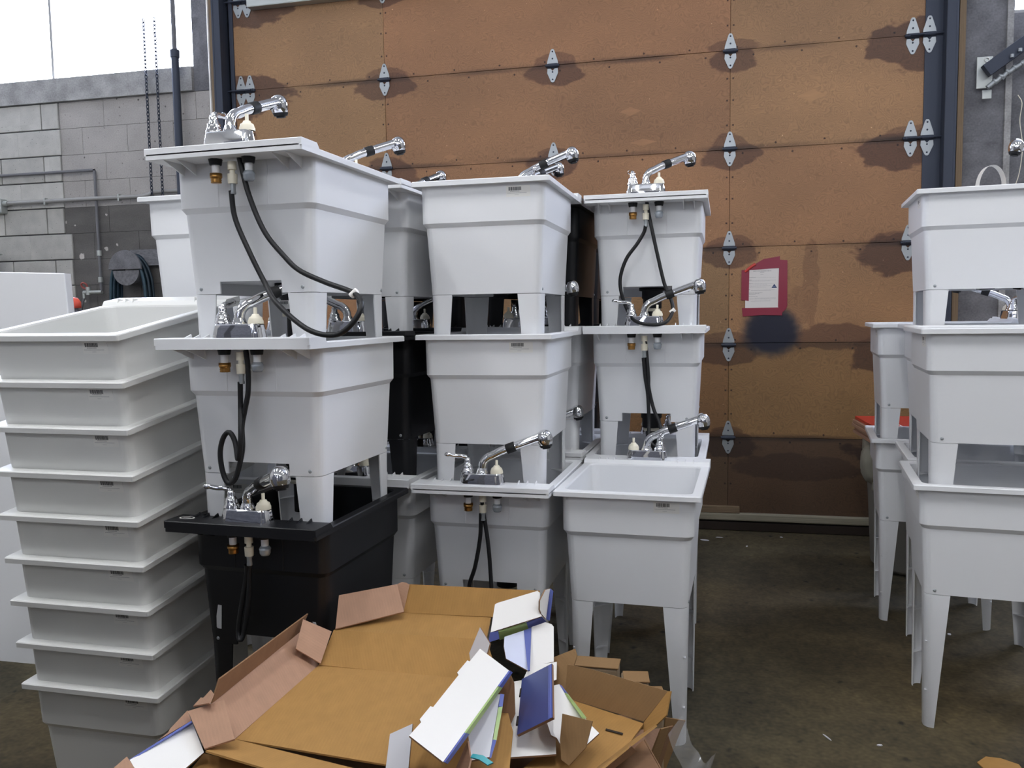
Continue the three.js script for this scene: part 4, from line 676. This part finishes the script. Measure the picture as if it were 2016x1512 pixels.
{ // right of the door: cable arm with brackets, wires, strip on the sink
  const arm = thing('bracket_arm', 'grey steel arm with plate and clamps slanting up beside the door', 'bracket', [1.56, 2.79, WZ + 0.05]);
  mesh('wall_plate', rbox(0.085, 0.18, 0.008, 0.002, 0.0, 0.0, 0), M.galv, arm);
  mesh('ring_bolt', (() => { const g = new THREE.TorusGeometry(0.012, 0.003, 8, 18); g.translate(0.01, 0.07, 0.01); return g; })(), M.printWhite, arm);
  const beam = rbox(0.62, 0.075, 0.05, 0.004, 0.3, 0, 0.05); beam.rotateZ(0.62); mesh('beam', beam, M.darkSteel, arm);
  for (let i = 0; i < 8; i++) { const g = merge([cyl(0.014, 0.014, 0.05, 0, 0, 0, 12), cyl(0.02, 0.02, 0.01, 0, 0.024, 0, 6)]); g.rotateZ(-0.9 + 0.15 * Math.sin(i)); g.translate(0.02 + i * 0.034, -0.085 + i * 0.023, 0.06); mesh('clamp', g, M.steel, arm); }
  for (let i = 0; i < 3; i++) { const g = cyl(0.011, 0.011, 0.018, 0.115 + i * 0.04, 0.06 + i * 0.03, 0.09, 6); mesh('bolt', g, M.steel, arm); }
  mesh('end_plate', rbox(0.05, 0.05, 0.006, 0.002, 0.01, -0.13, 0.02), M.galv, arm);
  const wire = thing('loose_wire', 'thin loose wire hanging on the wall beside the bracket arm', 'wire', [1.74, 2.2, WZ + 0.05]); mesh('strand', tube([V(0, 0.45, 0), V(0.02, 0.4, 0.01), V(0.015, 0.3, 0), V(0.03, 0.15, 0.01), V(0.02, 0, 0), V(-0.01, -0.1, 0)], 0.0022, 30, 6), M.stub, wire);
  const strip = thing('packing_strip', 'curled white plastic strip standing up from the topmost sink across the aisle', 'strip', [1.052, 2 * P + SH_ - 0.02, -3.62]);
  const cs = []; for (let i = 0; i <= 20; i++) { const a = PI * (1 - i / 20); cs.push([0.047 * Math.cos(a), 0.012 + 0.085 * Math.sin(a)]); }
  mesh('curled_strip', crease(ringLoft([cs.map(([x, y]) => [x - 0.002, y, 0.03]), cs.map(([x, y]) => [x, y + 0.004, -0.03])], { closed: false }), 80), std({ color: 0xdedbd2, roughness: 0.5 }), strip);
  mesh('strip_foot', rbox(0.02, 0.02, 0.06, 0.003, -0.047, 0.005, 0, 1), M.stub, strip);
}
{ // red-topped stack on a grey bin behind the far sinks
  const bin = thing('grey_bin', 'dark grey bin under the red-topped stack', 'bin', [1.12, 0, -4.93]);
  mesh('bin_body', lathe([[0.0001, 0.0], [0.2, 0.0], [0.235, 0.03], [0.255, 0.4], [0.275, 0.7], [0.0001, 0.7]], 32), std({ color: 0x77736a, roughness: 0.7 }), bin);
  mesh('liner', lathe([[0.276, 0.62], [0.29, 0.65], [0.288, 0.705], [0.27, 0.712], [0.0001, 0.712]], 28), std({ color: 0x8a8779, roughness: 0.6 }), bin);
  for (let i = 0; i < 5; i++) {
    const top = i === 4; const t = thing(top ? 'red_carton' : 'board_sheet', top ? 'flat red printed carton on top of the stacked boards by the door' : `pinkish grey board under the red carton, ${['lowest', 'second from the bottom', 'third from the bottom', 'uppermost'][i]} of the stack`, top ? 'box' : 'board', [1.17 + 0.01 * Math.sin(i * 2), 0.713 + i * 0.0195, -4.95], 0.05, top ? undefined : 'stacked boards under the red carton');
    mesh('sheet', rbox(0.68, 0.0185, 0.5, 0.003, 0, 0.009, 0, 1), top ? std({ color: 0xc23a2a, roughness: 0.4 }) : M.kraftPink, t);
    if (top) { mesh('printed_line', box(0.006, 0.0006, 0.46, -0.2, 0.0188, 0), M.printWhite, t); mesh('printed_mark', box(0.07, 0.0006, 0.03, 0.02, 0.0188, 0.05), M.printWhite, t); }
  }
  const cloth = thing('hanging_rag', 'grey rag hanging over the side of the bin', 'rag', [0.87, 0.55, -4.86]); mesh('rag_fold', (() => { const g = new THREE.SphereGeometry(0.09, 16, 12); g.scale(0.7, 1.25, 0.8); const p = g.attributes.position; for (let i = 0; i < p.count; i++) { const k = 1 + 0.25 * noise(p.getX(i) * 30, p.getY(i) * 14, p.getZ(i) * 30); p.setXYZ(i, p.getX(i) * k, p.getY(i), p.getZ(i) * k); } g.computeVertexNormals(); g.translate(0, 0.04, 0); return g; })(), std({ color: 0x8f8b7c, roughness: 0.9 }), cloth); mesh('rag_tail', rbox(0.05, 0.1, 0.03, 0.01, 0.02, -0.06, 0.02), std({ color: 0x8f8b7c, roughness: 0.9 }), cloth);
}
{ // litter on the floor
  const scrap = thing('cardboard_scrap', 'torn kraft cardboard scrap on the floor near the sinks across the aisle', 'scrap', [0.885, 0, -2.8], 0.3);
  const s = new THREE.Shape([[-0.06, -0.05], [0.05, -0.055], [0.062, -0.01], [0.03, 0.03], [-0.01, 0.045], [-0.058, 0.015]].map(p => new THREE.Vector2(...p))); const g = new THREE.ExtrudeGeometry(s, { depth: 0.004, bevelEnabled: false }); g.rotateX(-PI / 2); mesh('torn_sheet', g, M.kraft, scrap);
  const chips = [[0.07, -5.38, 0.05, 0.012], [0.23, -5.2, 0.03, 0.012], [0.45, -5.45, 0.022, 0.015], [0.98, -3.97, 0.03, 0.012], [0.39, -2.87, 0.05, 0.006], [0.55, -2.85, 0.02, 0.01], [1.03, -3.92, 0.026, 0.016], [-0.02, -5.3, 0.06, 0.03]];
  const cg = chips.map(([x, z, a, b], i) => { const q = new THREE.DodecahedronGeometry(0.5, 0); q.scale(a, 0.006, b); q.rotateY(i * 1.3); q.translate(x, 0.003, z); return q; });
  const lit = mesh('litter', merge(cg), M.printGrey, scene); lit.userData.kind = 'stuff'; lit.userData.label = 'pale chips and paper bits scattered on the concrete floor'; lit.userData.category = 'litter';
}

renderer.render(scene, camera);
